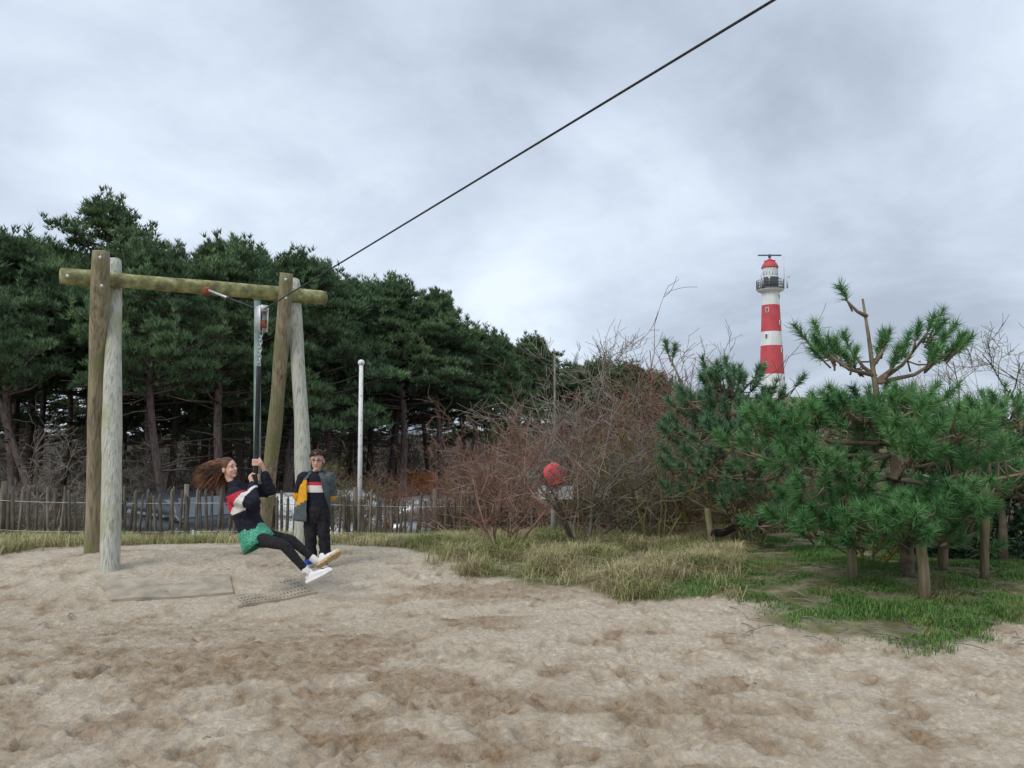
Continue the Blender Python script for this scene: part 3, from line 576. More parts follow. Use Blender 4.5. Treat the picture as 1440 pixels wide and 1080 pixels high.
# ------------------------------------------------------------------ lighthouse
LD = 300.; lb = P(1087.5, 610, LD); LX = lb[0]; zl = lambda py: P(1088, py, LD)[2]; s1 = LD / FPX
g0 = gh(LX, LD); lh = thing('lighthouse', 'round red and white banded lighthouse with black gallery on the skyline', 'lighthouse', (LX, LD, g0))
def rad(py): return (17.4 - (545 - py) * (17.4 - 11.6) / (545 - 413)) * s1
def band(name, y0, y1, m, r=rad):
    mb = MB(); mb.lathe([(r(y0), zl(y0)), (r((y0 + y1) / 2), zl((y0 + y1) / 2)), (r(y1), zl(y1))], 48, c=(LX, LD, 0), cap=False); return mb.build(name, m, lh)
band('white_band', 620, 526.5, M['white_paint']); band('red_band', 526.5, 486.5, M['red_paint']); band('white_band', 486.5, 467, M['white_paint']); band('red_band', 467, 429.5, M['red_paint']); band('white_band', 429.5, 413, M['white_paint'])
for px, py in ((1097, 418), (1080, 437), (1098, 455), (1078, 474), (1099, 493), (1076, 513), (1100, 533)):
    r_ = rad(py); ox = (px - 1088) * s1; oy = -math.sqrt(max(.1, r_ * r_ - ox * ox)); a = math.atan2(ox, -oy); RMw = np.array([[math.cos(a), -math.sin(a), 0], [math.sin(a), math.cos(a), 0], [0, 0, 1]]); c_ = np.array([LX + ox, LD + oy, zl(py)])
    mb = MB(); mb.box(c_, (1.15, .35, 1.9), RMw); wf = mb.build('window', M['white_paint'], lh, smooth=False); mb = MB(); mb.box(c_ + RMw @ np.array([0, -.2, 0]), (.75, .1, 1.5), RMw); mb.build('pane', M['grey_iron'], wf, smooth=False)
def lz(name, prof, m, n=40): mb = MB(); mb.lathe([(r_ * s1, zl(y)) for r_, y in prof], n, c=(LX, LD, 0), cap=False); return mb.build(name, m, lh)
lz('gallery_corbel', [(11.6, 413), (13, 411.5), (18.2, 409), (18.6, 407.5)], M['white_paint']); lz('gallery_deck', [(18.6, 407.5), (19.2, 407), (19.2, 405.5), (11, 405.4)], M['grey_iron'])
lz('watch_room', [(11.5, 405.4), (11.5, 391)], M['grey_iron']); lz('lantern_base', [(11.8, 391), (12.2, 390), (11.2, 389)], M['white_paint']); lz('lantern_glass', [(10.2, 389), (10.2, 377)], M['lamp_glass'], 16)
lz('lens', [(3, 389), (6, 386), (6, 381), (3, 378)], M['headl'], 16)
for i in range(16):
    a = 2 * math.pi * i / 16; mb = MB(); c_ = np.array([LX + 10.4 * s1 * math.cos(a), LD + 10.4 * s1 * math.sin(a), 0]); mb.tube([c_ + [0, 0, zl(389)], c_ + [0, 0, zl(377)]], .14, 5); mb.build('glazing_bar', M['white_paint'], lh)
lz('lantern_roof', [(11.6, 377), (11.8, 376), (10.2, 372), (7.4, 368.6), (7.6, 367.8), (8, 367), (4, 366), (3, 364.5), (1.2, 363.8), (1.0, 361.5)], M['red_paint'])
mb = MB(); mb.box((LX, LD, zl(360)), (.9, .9, 1.2)); mb.build('radar_mount', M['grey_iron'], lh); mb = MB(); mb.box((LX, LD, zl(359)), (33 * s1, .5, .45)); mb.build('radar_bar', M['grey_iron'], lh)
for i in range(28):
    a = 2 * math.pi * i / 28; c_ = np.array([LX + 18.8 * s1 * math.cos(a), LD + 18.8 * s1 * math.sin(a), 0]); mb = MB(); mb.tube([c_ + [0, 0, zl(405.5)], c_ + [0, 0, zl(395)]], .11, 4); mb.build('railing_post', M['grey_iron'], lh)
for y in (395, 398.5, 402):
    an = np.linspace(0, 2 * math.pi, 41); mb = MB(); mb.tube([(LX + 18.8 * s1 * math.cos(x), LD + 18.8 * s1 * math.sin(x), zl(y)) for x in an], .10, 4, cap=False); mb.build('railing_rail', M['grey_iron'], lh)
for px, y0, y1, r_ in ((1070, 407, 390, .2), (1107, 408, 391, .35), (1082, 402, 388, .45), (1103, 400, 362, .08), (1110, 393, 391, .3), (1073, 404, 389, .3), (1100, 404, 393, .4)):
    mb = MB(); mb.tube([(LX + (px - 1088) * s1, LD - 4, zl(y0)), (LX + (px - 1088) * s1, LD - 4, zl(y1))], r_, 6); mb.build('antenna', M['galv'], lh)
# ------------------------------------------------------------------ poles
def pole(name, label, px, pt, pb_, d, r0, r1, m, ball=False, lean=0.0):
    a = P(px, pb_, d); a[2] = gh(a[0], a[1]); b = P(px + lean, pt, d); o = thing(name, label, 'pole', a); mb = MB(); mb.tube([a - [0, 0, .2], a + (b - a) * .5, b], [r0, (r0 + r1) / 2, r1], 12); mb.build('shaft', m, o)
    mb = MB()
    if ball: mb.ell(b + [0, 0, .03], (r1 * 1.7, r1 * 1.7, r1 * 1.6))
    else: mb.lathe([(r1 * 1.15, -.02), (r1 * 1.15, .03), (r1 * .5, .05)], 10, c=b)
    mb.build('cap', m, o); return o
pole('flagpole', 'white flagpole with ball finial before the pines', 505, 512, 752, 17.5, .055, .045, M['pole_white'], True, 3)
pole('signal_pole', 'thin pale pole rising from the red brown thicket', 780, 497, 720, 24, .04, .03, M['twig_grey'])
pole('signal_pole', 'green and grey pole directly behind the trolley rope', 362, 421, 740, 15.0, .075, .06, M['pole_green'], False, 0)
pole('signal_pole', 'slim grey pole standing behind the young pine at right', 1293, 508, 700, 26, .04, .035, M['galv'])
pole('green_post', 'short dark green post behind the picket fence', 386, 706, 760, 16.6, .085, .085, M['green_paint'])
# ------------------------------------------------------------------ picket fence
fa, fb = np.array([-11.6, 15.2]), np.array([7.5, 18.6]); n = int(np.linalg.norm(fb - fa) / .105)
fe = thing('picket_fence', 'weathered chestnut picket fence running behind the sand', 'fence', (fa[0], fa[1], gh(*fa)))
pkm = []
for i in range(6):
    mb = MB(); r_ = .025 + .008 * random.random(); h_ = 1.12; mb.tube([(0, 0, -.15), (.008 * random.uniform(-1, 1), 0, h_ * .5), (.01 * random.uniform(-1, 1), 0, h_ - .06), (0, 0, h_)], [r_, r_ * 1.05, r_ * .95, r_ * .35], 6); o = mb.build('picket', M['picket']); pkm.append(o.data); bpy.data.objects.remove(o)
fdir = (fb - fa) / np.linalg.norm(fb - fa); tops = []
for i in range(n + 1):
    q = fa + (fb - fa) * i / n + RNG.normal(0, .012, 2); g = gh(*q); o = bpy.data.objects.new('picket', random.choice(pkm)); COL.objects.link(o); o.parent = fe
    o.location = (q[0] - fe.location[0], q[1] - fe.location[1], g - fe.location[2]); o.rotation_euler = (random.gauss(0, .05), random.gauss(0, .06), random.uniform(0, 6)); s_ = random.uniform(.88, 1.08); o.scale = (1, 1, s_); tops.append((q[0], q[1] - .03, g))
tops = np.array(tops)
for hh in (.28, .85):
    mb = MB(); mb.tube(tops + [0, 0, hh], .006, 4); mb.build('wire', M['galv'], fe)
for i in range(0, n, 16):
    q = tops[i]; mb = MB(); mb.tube([(q[0], q[1] + .09, q[2] - .2), (q[0], q[1] + .09, q[2] + 1.22)], .05, 8); mb.build('fence_post', M['picket'], fe)
# ------------------------------------------------------------------ cars
def car(label, px, d, yaw, paint_m, L_=4.3, H=1.55):
    a = P(px, 700, d); g = gh(a[0], a[1]); o = thing('parked_car', label, 'car', (a[0], a[1], g), 'cars parked behind the fence'); W = .88
    def loft(name, sts, m, sub=0):
        mb = MB(); V = []; K = 12
        for (x, z0, z1, wb, wt) in sts:
            for (yy_, zz_) in ((-wb * .96, z0), (-wb, z0 + (z1 - z0) * .25), (-wb, z0 + (z1 - z0) * .6), (-wt, z1 - .05), (-wt * .88, z1 - .008), (-wt * .5, z1 + .012), (wt * .5, z1 + .012), (wt * .88, z1 - .008), (wt, z1 - .05), (wb, z0 + (z1 - z0) * .6), (wb, z0 + (z1 - z0) * .25), (wb * .96, z0)): V.append((x, yy_, zz_))
        k_ = len(sts); F = [[i * K + j, (i + 1) * K + j, (i + 1) * K + (j + 1) % K, i * K + (j + 1) % K] for i in range(k_ - 1) for j in range(K)] + [list(range(K)), list(range((k_ - 1) * K, k_ * K))[::-1]]
        mb.add(np.array(V) + np.array(o.location), F); return mb.build(name, m, o)
    h = L_ / 2; bz = H * .60
    loft('body', [(-h, .42, bz - .06, W * .86, W * .80), (-h + .12, .28, bz, W * .96, W * .9), (-h + .5, .24, bz + .03, W, W * .95), (0, .22, bz + .01, W, W * .95), (h - 1.35, .22, bz - .02, W, W * .94), (h - .7, .24, bz - .08, W, W * .9), (h - .2, .26, bz - .20, W * .95, W * .84), (h, .36, bz - .34, W * .80, W * .70)], paint_m)
    loft('cabin', [(-h + .10, bz - .02, bz + .02, W * .9, W * .8), (-h + .40, bz - .02, H - .05, W * .9, W * .70), (-h + 1.1, bz - .02, H, W * .92, W * .74), (.15, bz - .02, H - .02, W * .92, W * .74), (.55, bz - .02, H - .10, W * .92, W * .73), (h - 1.05, bz - .05, bz + .02, W * .9, W * .84)], paint_m)
    bw = lambda z: W * (.93 + (.735 - .93) * (z - bz) / (H - bz)) + .012
    def quad(name, pts, m, th=.012): mb = MB(); P4 = np.array(pts, float); nn = np.cross(P4[1] - P4[0], P4[2] - P4[0]); nn /= np.linalg.norm(nn); mb.add(np.concatenate([P4 + nn * th, P4 - nn * th]) + np.array(o.location), [(0, 1, 2, 3), (7, 6, 5, 4)] + [(i, i + 4, (i + 1) % 4 + 4, (i + 1) % 4) for i in range(4)]); return mb.build(name, m, o, smooth=False)
    for s_ in (-1, 1):
        for x0, x1, x2, x3 in ((-h + .55, -h + 1.30, -h + 1.30, -h + .72), (-h + 1.38, .02, .02, -h + 1.38), (.10, .95, .50, .10)):
            z0, z1 = bz + .06, H - .14; quad('side_window', [(x0, s_ * bw(z0), z0), (x1, s_ * bw(z0), z0), (x2, s_ * bw(z1), z1), (x3, s_ * bw(z1), z1)], M['glass'])
        quad('headlight', [(h - .10, s_ * .76, bz - .22), (h - .35, s_ * .86, bz - .16), (h - .35, s_ * .86, bz - .32), (h - .08, s_ * .72, bz - .36)], M['headl'], .03)
        quad('tail_light', [(-h - .01, s_ * .60, bz - .02), (-h + .10, s_ * .86, bz - .02), (-h + .10, s_ * .86, bz - .22), (-h - .01, s_ * .60, bz - .22)], M['tail'], .03)
        mb = MB(); mb.ell(np.array(o.location) + [.75, s_ * (W + .10), bz + .10], (.07, .10, .07)); mb.build('mirror', paint_m, o)
        for x in (-h + .80, h - .85):
            c_ = np.array(o.location) + [x, s_ * (W - .10), .32]; mb = MB(); mb.tube([c_ - [0, .11, 0], c_ - [0, .08, 0], c_ + [0, .08, 0], c_ + [0, .11, 0]], [.27, .32, .32, .27], 24, ref=np.array([0, 0, 1.])); wo = mb.build('wheel', M['rubber'], o); mb = MB(); mb.tube([c_ + [0, s_ * .105, 0], c_ + [0, s_ * .125, 0]], [.20, .19], 16); mb.build('rim', M['galv'], wo)
    quad('windscreen', [(h - 1.10, -W * .80, bz + .06), (h - 1.10, W * .80, bz + .06), (.62, W * .66, H - .11), (.62, -W * .66, H - .11)], M['glass'], .035)
    quad('rear_window', [(-h + .16, -W * .72, bz + .12), (-h + .16, W * .72, bz + .12), (-h + .36, W * .62, H - .14), (-h + .36, -W * .62, H - .14)], M['glass'], .03)
    o.rotation_euler = (0, 0, yaw); return o
car('dark grey estate car parked behind the fence left of the rider', 262, 21.8, R(-38), M['car_dark'], 4.4, 1.6)
car('white car parked behind the frame and the standing person', 438, 21.8, R(-25), M['car_white'], 4.1, 1.55)
car('silver car behind the fence below the tiled hut', 652, 22.6, R(10), M['car_silver'], 4.3, 1.5)
car('pale car half hidden behind the white flagpole', 500, 24.5, R(12), M['car_white'], 4.2, 1.6)
# ------------------------------------------------------------------ tiled hut
hd = 44.; ha = P(594, 700, hd); hg = gh(ha[0], hd); hut = thing('ticket_hut', 'small hut with orange tiled hip roof behind the thicket', 'hut', (ha[0], hd, hg)); hw, hdp = 1.7, 1.5; ze = P(594, 686, hd)[2]; zt = P(594, 664, hd)[2]
mb = MB(); mb.box((ha[0], hd, (hg + ze) / 2), (hw * 2, hdp * 2, ze - hg)); mb.build('wall', M['hut_wall'], hut, smooth=False)
mb = MB(); ov = .3; c0 = [(-hw - ov, -hdp - ov), (hw + ov, -hdp - ov), (hw + ov, hdp + ov), (-hw - ov, hdp + ov)]; V = [(ha[0] + x, hd + y, ze) for x, y in c0] + [(ha[0] - .95, hd, zt), (ha[0] + .95, hd, zt)] + [(ha[0] + x, hd + y, ze - .12) for x, y in c0]
mb.add(V, [(0, 1, 5, 4), (1, 2, 5), (2, 3, 4, 5), (3, 0, 4), (6, 7, 1, 0), (7, 8, 2, 1), (8, 9, 3, 2), (9, 6, 0, 3), (9, 8, 7, 6)]); rf = mb.build('roof', M['tile'], hut, smooth=False)
for i in range(9):
    u = (i + .5) / 9; y0 = -hdp - ov + (hdp + ov) * u; z_ = ze + (zt - ze) * u; xw = (hw + ov) + (.95 - hw - ov) * u; mb = MB(); mb.tube([(ha[0] - xw, hd + y0 - .02, z_ + .02), (ha[0] + xw, hd + y0 - .02, z_ + .02)], .05, 6); mb.build('tile_course', M['tile'], rf)
for x in (-.9, .7):
    mb = MB(); mb.box((ha[0] + x, hd - hdp - .03, ze - .75), (1.0, .06, 1.0)); wo = mb.build('window', M['white_paint'], hut, smooth=False); mb = MB(); mb.box((ha[0] + x, hd - hdp - .07, ze - .75), (.84, .04, .84)); mb.build('pane', M['glass'], wo, smooth=False)
bs = P(567, 678, 42.); o = thing('blue_sign', 'small blue sign board left of the tiled hut', 'sign', (bs[0], 42, gh(bs[0], 42))); mb = MB(); mb.box(bs, (.42, .05, .6)); mb.build('board', M['blue'], o, smooth=False); mb = MB(); mb.tube([(bs[0], 42.05, gh(bs[0], 42)), (bs[0], 42.05, bs[2] + .3)], .04, 8); mb.build('post', M['galv'], o)
rs = P(779, 668, 13.2); o = thing('red_sign', 'bulging round red marker over white panels seen through branches', 'sign', (rs[0], 13.2, gh(rs[0], 13.2)))
mb = MB(); mb.ell(rs, (.19, .11, .20), nu=20, nv=12); mb.build('disc', M['red_sign'], o)
for dx, wd in ((-.20, .13), (.20, .24)): mb = MB(); mb.box(rs + [dx, .02, -.29], (wd, .04, .22)); mb.build('panel', M['white_paint'], o, smooth=False)
mb = MB(); mb.tube([(rs[0], 13.28, gh(rs[0], 13.2)), (rs[0], 13.28, rs[2] + .2)], .05, 8); mb.build('post', M['galv'], o)
mb = MB(); mb.box(rs + [0, .055, -.29], (.62, .03, .04)); mb.build('crossbar', M['galv'], o)
# ------------------------------------------------------------------ foliage builders
def needles(mb, C, D, k, ln, wd, spread, jit=.3, base=None):     # C tuft centres, D directions
    n = len(C); C = np.repeat(C, k, 0); D = np.repeat(D, k, 0); rv = RNG.normal(size=(n * k, 3)); rv /= np.linalg.norm(rv, axis=1)[:, None]
    d = D + rv * spread; d /= np.linalg.norm(d, axis=1)[:, None]; s = np.cross(d, RNG.normal(size=(n * k, 3))); s /= np.linalg.norm(s, axis=1)[:, None] + 1e-9
    l = ln * (1 + jit * (RNG.random((n * k, 1)) * 2 - 1)); V = np.stack([C - s * wd / 2, C + s * wd / 2, C + d * l], 1).reshape(-1, 3); tn = np.repeat(np.repeat(RNG.random(n) if base is None else base * .7 + RNG.random(n) * .3, k) * .7 + RNG.random(n * k) * .3, 3)
    mb.addnp(V, np.arange(n * k * 3).reshape(-1, 3), 0, tn)
def forest_pine(seed, H, crown0, width, airy=1.0, lean=0.0, pads=70):
    r = np.random.default_rng(seed); rr = random.Random(seed); root = thing('pine_tree', 'x', 'tree', (0, 0, 0), 'pines of the wood behind the fence')
    zz = np.linspace(0, 1, 12); bx_ = lean * zz + .18 * np.sin(zz * 5 + seed); by_ = .15 * np.sin(zz * 4 + seed * 2); tp = np.stack([bx_, by_, zz * H * .96], 1); tm = MB(); tm.tube(tp, np.interp(zz, [0, .1, .6, 1], [.17, .14, .10, .03]), 9, tint=rr.random())
    at = lambda z: np.array([np.interp(z, tp[:, 2], tp[:, i]) for i in range(3)])
    for i in range(16):   # dead lower branches
        z = rr.uniform(.18, crown0 + .05) * H; a = rr.uniform(0, 6.3); l = rr.uniform(.5, 1.7); p0 = at(z); p1 = p0 + np.array([math.cos(a) * l, math.sin(a) * l, rr.uniform(-.3, .35)]); pm = (p0 + p1) / 2 + [0, 0, rr.uniform(-.1, .12)]; tm.tube([p0, pm, p1], [.03, .02, .006], 4)
    C = []; D = []; BT = []
    for i in range(pads):
        n0 = sum(len(c_) for c_ in C)
        u = (i + rr.random()) / pads; z = (crown0 + (1 - crown0) * u) * H; prof = (math.sin(math.pi * min(1, .22 + .78 * u) ** .9) ** .65) * (1 - .35 * u)
        a = i * 2.4 + rr.uniform(-.5, .5); l = width * prof * rr.uniform(.35, 1.08); p0 = at(min(z - .25 * l, H * .93)); rise = l * rr.uniform(.0, .35) if u > .3 else l * rr.uniform(-.15, .2); p1 = np.array([p0[0] + math.cos(a) * l, p0[1] + math.sin(a) * l, z + rise * .3])
        tm.tube([p0, (p0 + p1) / 2 + [0, 0, -.06 * l], p1], [.05, .035, .012], 4); m = int(85 * airy * rr.uniform(.6, 1.3)); sz = rr.uniform(.40, .85) * (1 - .25 * u)
        q = r.normal(size=(m, 3)); q /= np.linalg.norm(q, axis=1)[:, None]; q[:, 2] = np.abs(q[:, 2]) * .9 - .25; rad_ = r.random((m, 1)) ** .5; c_ = p1 + q * np.array([sz, sz, sz * .55]) * rad_; C.append(c_); dd = q * .5 + [0, 0, 1.0]; D.append(dd / np.linalg.norm(dd, axis=1)[:, None])
        k2 = int(12 * airy); tt = r.random((k2, 1)) * .6 + .35; c2 = p0 + (p1 - p0) * tt + r.normal(size=(k2, 3)) * [.18, .18, .12]; C.append(c2); D.append(np.tile([0, 0, 1.], (k2, 1)))
        for _ in range(3 if u > .35 else 1):     # upright candles that break up the outline
            b_ = p1 + r.normal(size=3) * [sz * .55, sz * .55, .05]; hgt = rr.uniform(.3, .75); m3 = int(hgt * 16); zz3 = r.random((m3, 1)); C.append(b_ + np.concatenate([r.normal(size=(m3, 2)) * .05, zz3 * hgt], 1)); D.append(np.tile([0, 0, 1.], (m3, 1)))
        BT.append(np.full(sum(len(c_) for c_ in C) - n0, rr.random()))
        for _ in range(5): e_ = p1 + r.normal(size=3) * [sz * .5, sz * .5, sz * .2]; tm.tube([p1 - (p1 - p0) * .15, e_], [.014, .005], 3)
    C = np.concatenate(C); D = np.concatenate(D); fm_ = MB(); needles(fm_, C, D, 7, .22, .038, .62, base=np.concatenate(BT))
    tm.build('trunk', M['bark'], root); fm_.build('crown', M['needle_far'], root); return root
protos = [forest_pine(21, 10.5, .55, 2.5), forest_pine(22, 10.0, .50, 2.8, pads=80), forest_pine(23, 11.0, .58, 2.4), forest_pine(24, 9.6, .53, 3.0, pads=80), forest_pine(25, 12.0, .60, 2.7, .75, pads=52), forest_pine(26, 9.0, .32, 2.8, pads=90)]
HT = [11.1, 10.6, 11.6, 10.2, 12.7, 9.5]; used = set()
def put_pine(k, px, d, ytop, label, lean=0.0, rz=None, wide=1.0):
    a = P(px, 700, d); g = gh(a[0], a[1]); top = P(px, ytop, d)[2]; s_ = (top - g) / HT[k]; root = protos[k]
    rz = random.uniform(0, 6.28) if rz is None else rz
    if k not in used: used.add(k); o = root; o.location = (a[0], a[1], g); o.rotation_euler = (0, lean, rz); o.scale = (s_ * wide, s_ * wide, s_)
    else: o = dup(root, (a[0], a[1], g), rz, (s_ * wide, s_ * wide, s_), tilt=(0, lean))
    o.rotation_mode = 'XYZ'; o['label'] = label
    if lean: o.rotation_euler = (0, lean, 0)
    return o
spec = [  # front pines that can be singled out
    (4, 148, 31, 268, 'tallest pine with open airy top above the left post pair', 0, 1.2), (2, 85, 21.5, 335, 'leaning pine with slanting bare trunk at far left', -.42, 1), (0, 240, 23, 335, 'pine with slightly leaning trunk right of the left posts', -.12, 1.1),
    (1, 318, 27, 330, 'broad dark pine behind the middle of the mossy beam', -.06, 1.2), (3, 10, 27, 325, 'dense pine filling the left edge of the picture', 0, 1.2), (5, 415, 30, 352, 'bushy pine behind the right end of the beam', 0, 1.2),
    (0, 470, 34, 385, 'pine rising just right of the beam end', -.05, 1.2), (1, 560, 36, 385, 'rounded tall pine crown left of the descending treeline', 0, 1.25), (2, 615, 38, 402, 'pine with straight bare trunk in the middle of the wood', .0, 1.2),
    (3, 662, 40, 455, 'lower pine with slim trunk near the right of the wood', .02, 1.15), (4, 745, 47, 466, 'flat topped pine at the right end of the wood', 0, 1.35), (5, 700, 44, 470, 'small dense pine before the flat topped one', 0, 1.1)]
for k_, px, d, yt, lab, ln, wd in spec: put_pine(k_, px, d, yt, lab, ln, wide=wd)
rp = random.Random(42)
topline = ([-250, 0, 60, 200, 330, 440, 520, 570, 640, 700, 760, 800, 900], [320, 318, 330, 332, 325, 350, 385, 385, 412, 460, 470, 492, 505])
for row, (doff, nrow) in enumerate(((5, 12), (10, 13), (17, 14), (26, 14), (38, 14))):
    for i in range(nrow):
        px = -180 + (i + rp.uniform(.1, .9)) * 960 / nrow; d0 = np.interp(px, [-200, 100, 300, 500, 800], [24, 25, 28, 34, 46]) + doff + rp.uniform(-1.5, 1.5); yt = np.interp(px, *topline) + rp.uniform(0, 48) + (6 if row else 0) + (150 if row == 4 else 0)
        put_pine(rp.choice([0, 1, 2, 3, 5]) if row < 4 else 5, px, d0, yt, 'dark green pine standing within the wood behind the fence', wide=rp.uniform(1.0, 1.3))
for i, (px, d, yt) in enumerate(((815, 52, 510), (850, 50, 502), (885, 54, 508), (925, 56, 520), (1140, 60, 562), (1010, 58, 545), (1210, 58, 560), (1330, 60, 572))):
    put_pine([5, 3][i % 2], px, d, yt, 'low far pine on the skyline right of the wood', wide=1.5)
# ------------------------------------------------------------------ bare shrubs
def shrub_mesh(seed, H, W_, stems, depth, m, rb=.022, up=.55, name='bare_shrub', kids=(2, 4), rmin=.0042):
    rr = random.Random(seed); mb = MB()
    def grow(p, d, l, r, lev):
        k = 4; pts = [p]
        for i in range(k):
            d = d + np.array([rr.gauss(0, .16), rr.gauss(0, .16), rr.gauss(0, .12) + .05 * up]); d /= np.linalg.norm(d); pts.append(pts[-1] + d * l / k)
        mb.tube(pts, np.maximum(np.linspace(r, r * .55, k + 1), rmin * .8), 4 if lev == 0 else 3, cap=False, tint=rr.random())
        if lev >= depth: return
        for c in range(rr.randint(*kids) + (1 if lev == depth - 1 else 0)):
            t_ = rr.uniform(.3, 1.0); i = min(k - 1, int(t_ * k)); q = pts[i] + (pts[i + 1] - pts[i]) * (t_ * k - i)
            s = np.array([rr.gauss(0, 1), rr.gauss(0, 1), rr.gauss(0, .7) + up * .5]); s /= np.linalg.norm(s); nd = d * .65 + s * .8; nd /= np.linalg.norm(nd); grow(q, nd, l * rr.uniform(.5, .78), max(rmin, r * .55), lev + 1)
    for i in range(stems):
        a = i * 2.4 + rr.random(); tl = rr.uniform(.15, W_); d = np.array([math.cos(a) * tl, math.sin(a) * tl, 1.0]); d /= np.linalg.norm(d); grow(np.array([math.cos(a) * .1, math.sin(a) * .1, -.08]), d, H * rr.uniform(.42, .6), rb * rr.uniform(.7, 1.1), 0)
    o = mb.build(name, m); return o
SH = {'red': [shrub_mesh(s, 2.4, .8, 9, 4, M['twig_red'], kids=(2, 3), rmin=.0036) for s in (1, 2, 3)], 'grey': [shrub_mesh(s, 2.4, .9, 7, 4, M['twig_grey'], .026) for s in (4, 5)], 'olive': [shrub_mesh(s, 2.3, .7, 9, 4, M['twig_olive'], .024) for s in (6, 7)], 'yellow': [shrub_mesh(8, 1.5, .8, 9, 2, M['twig_yellow'], .02, rmin=.007)], 'tree': [shrub_mesh(9, 4.2, .35, 3, 5, M['twig_grey'], .05, up=.9), shrub_mesh(10, 4.0, .5, 2, 5, M['twig_olive'], .06, up=.8)]}
SHH = {'red': 2.4, 'grey': 2.4, 'olive': 2.3, 'yellow': 1.5, 'tree': 4.2}; su = set()
def put_shrub(kind, i, px, d, s_, label, group=None, squash=1.0, cat='shrub'):
    a = P(px, 700, d); g = gh(a[0], a[1]); src = SH[kind][i % len(SH[kind])]; key = (kind, i % len(SH[kind]))
    if key in su: o = src.copy(); COL.objects.link(o)
    else: su.add(key); o = src
    o.location = (a[0], a[1], g); o.rotation_euler = (0, 0, random.uniform(0, 6.28)); o.scale = (s_, s_, s_ * squash); tag(o, label, cat)
    if group: o['group'] = group
    elif 'group' in o: del o['group']
    return o
put_shrub('red', 0, 707, 11.6, .95, 'many stemmed bare bush standing forward of the fence in dry grass')
put_shrub('tree', 0, 915, 16.5, 1.2, 'tall slender bare tree reaching above the thicket', cat='tree'); put_shrub('tree', 1, 1390, 13, .95, 'bare branching tree behind the young pine at right edge', cat='tree')
put_shrub('tree', 1, 1180, 17, .75, 'bare twiggy tree between lighthouse and young pine', cat='tree')
put_shrub('yellow', 0, 1225, 9.6, .75, 'yellow stemmed shrub behind the young pine stakes'); put_shrub('yellow', 0, 975, 13.8, 1.45, 'yellow green stems left of the smaller pine')
put_shrub('grey', 0, 215, 27, 1.5, 'bare grey bush behind the left posts'); put_shrub('grey', 1, 60, 18.2, 1.05, 'bare grey bush at the far left behind the fence'); put_shrub('olive', 0, 480, 18.8, 1.05, 'olive barked bush right of the standing person')
put_shrub('olive', 1, 1060, 11.5, .7, 'low olive twigs beside the smaller pine')
for i in (0, 4, 5, 6, 7, 8, 9): put_shrub(['red', 'red', 'olive'][i % 3], i, 548 + i * 21, 17.6 + (i * 7 % 5) * .5, .78 + .04 * (i % 4), 'low bare bush just behind the middle of the fence', 'low bushes along the fence')
for i in range(9): put_shrub('red', i, 640 + i * 30, 19.5 + (i * 3 % 4), 1.25 + .08 * (i % 3), 'tall red brown bush rising behind the fence line', 'tall red brown bushes')
put_shrub('red', 2, 768, 14.6, .8, 'low bare bush just behind the red marker')
for i in (3, 4, 5, 6, 7, 8): put_shrub(['grey', 'olive', 'red'][i % 3], i, 735 + i * 27, 12.1 + (i * 5 % 7) * .28, (.72, .95, .85, 1.05)[i % 4] * (.75 if i < 3 else 1), 'bare bush at the front of the thicket above the dry grass', 'front bushes of the thicket')
for i in range(8): put_shrub(['grey', 'red'][i % 2], i, 800 + i * 22, 17 + (i * 3 % 5) * .8, 1.5 + .1 * (i % 3), 'tall bare bush at the top of the thicket', 'tallest bushes of the thicket')
gl = 'bare red brown thorn bush in the thicket behind the fence'; gg = 'thicket of bare bushes'; rs_ = random.Random(8)
for i in range(22):
    px = 545 + (i + rs_.random()) * 440 / 22; put_shrub('red', i, px, rs_.uniform(16.5, 25) if px < 760 else rs_.uniform(14.5, 24), rs_.uniform(.95, 1.25) * (1.4 if px > 800 else .95), gl, gg) if not (555 < px < 630 or 745 < px < 810) else put_shrub('red', i, px, rs_.uniform(24, 28), 1.1, gl, gg, .5)
for i in range(14): put_shrub('olive' if i % 2 else 'grey', i, 845 + (i + rs_.random()) * 220 / 14, rs_.uniform(14.5, 20), rs_.uniform(.8, 1.1), 'bare grey green bush tangled in the right of the thicket', 'grey green bushes of the thicket')
for i in range(9): put_shrub(['grey', 'red', 'olive'][i % 3], i, (-20, 40, 110, 150, 345, 470, 500, 520, 845)[i], rs_.uniform(18.5, 21), rs_.uniform(.7, 1.0), 'bare bush before the pine trunks behind the left fence', 'bushes under the pines')
for i in range(16): put_shrub(['red', 'olive', 'grey'][i % 3], i, 960 + (i + rs_.random()) * 520 / 16, rs_.uniform(14, 22), rs_.uniform(.9, 1.2), 'bare bush behind the young pines on the right', 'bushes behind the young pines')
for i in range(26): put_shrub(['olive', 'grey'][i % 2], i, -60 + (i + rs_.random()) * 900 / 26, rs_.uniform(36, 60), rs_.uniform(1.3, 2.0), 'dim undergrowth bush deep between the pine trunks', 'undergrowth of the wood')
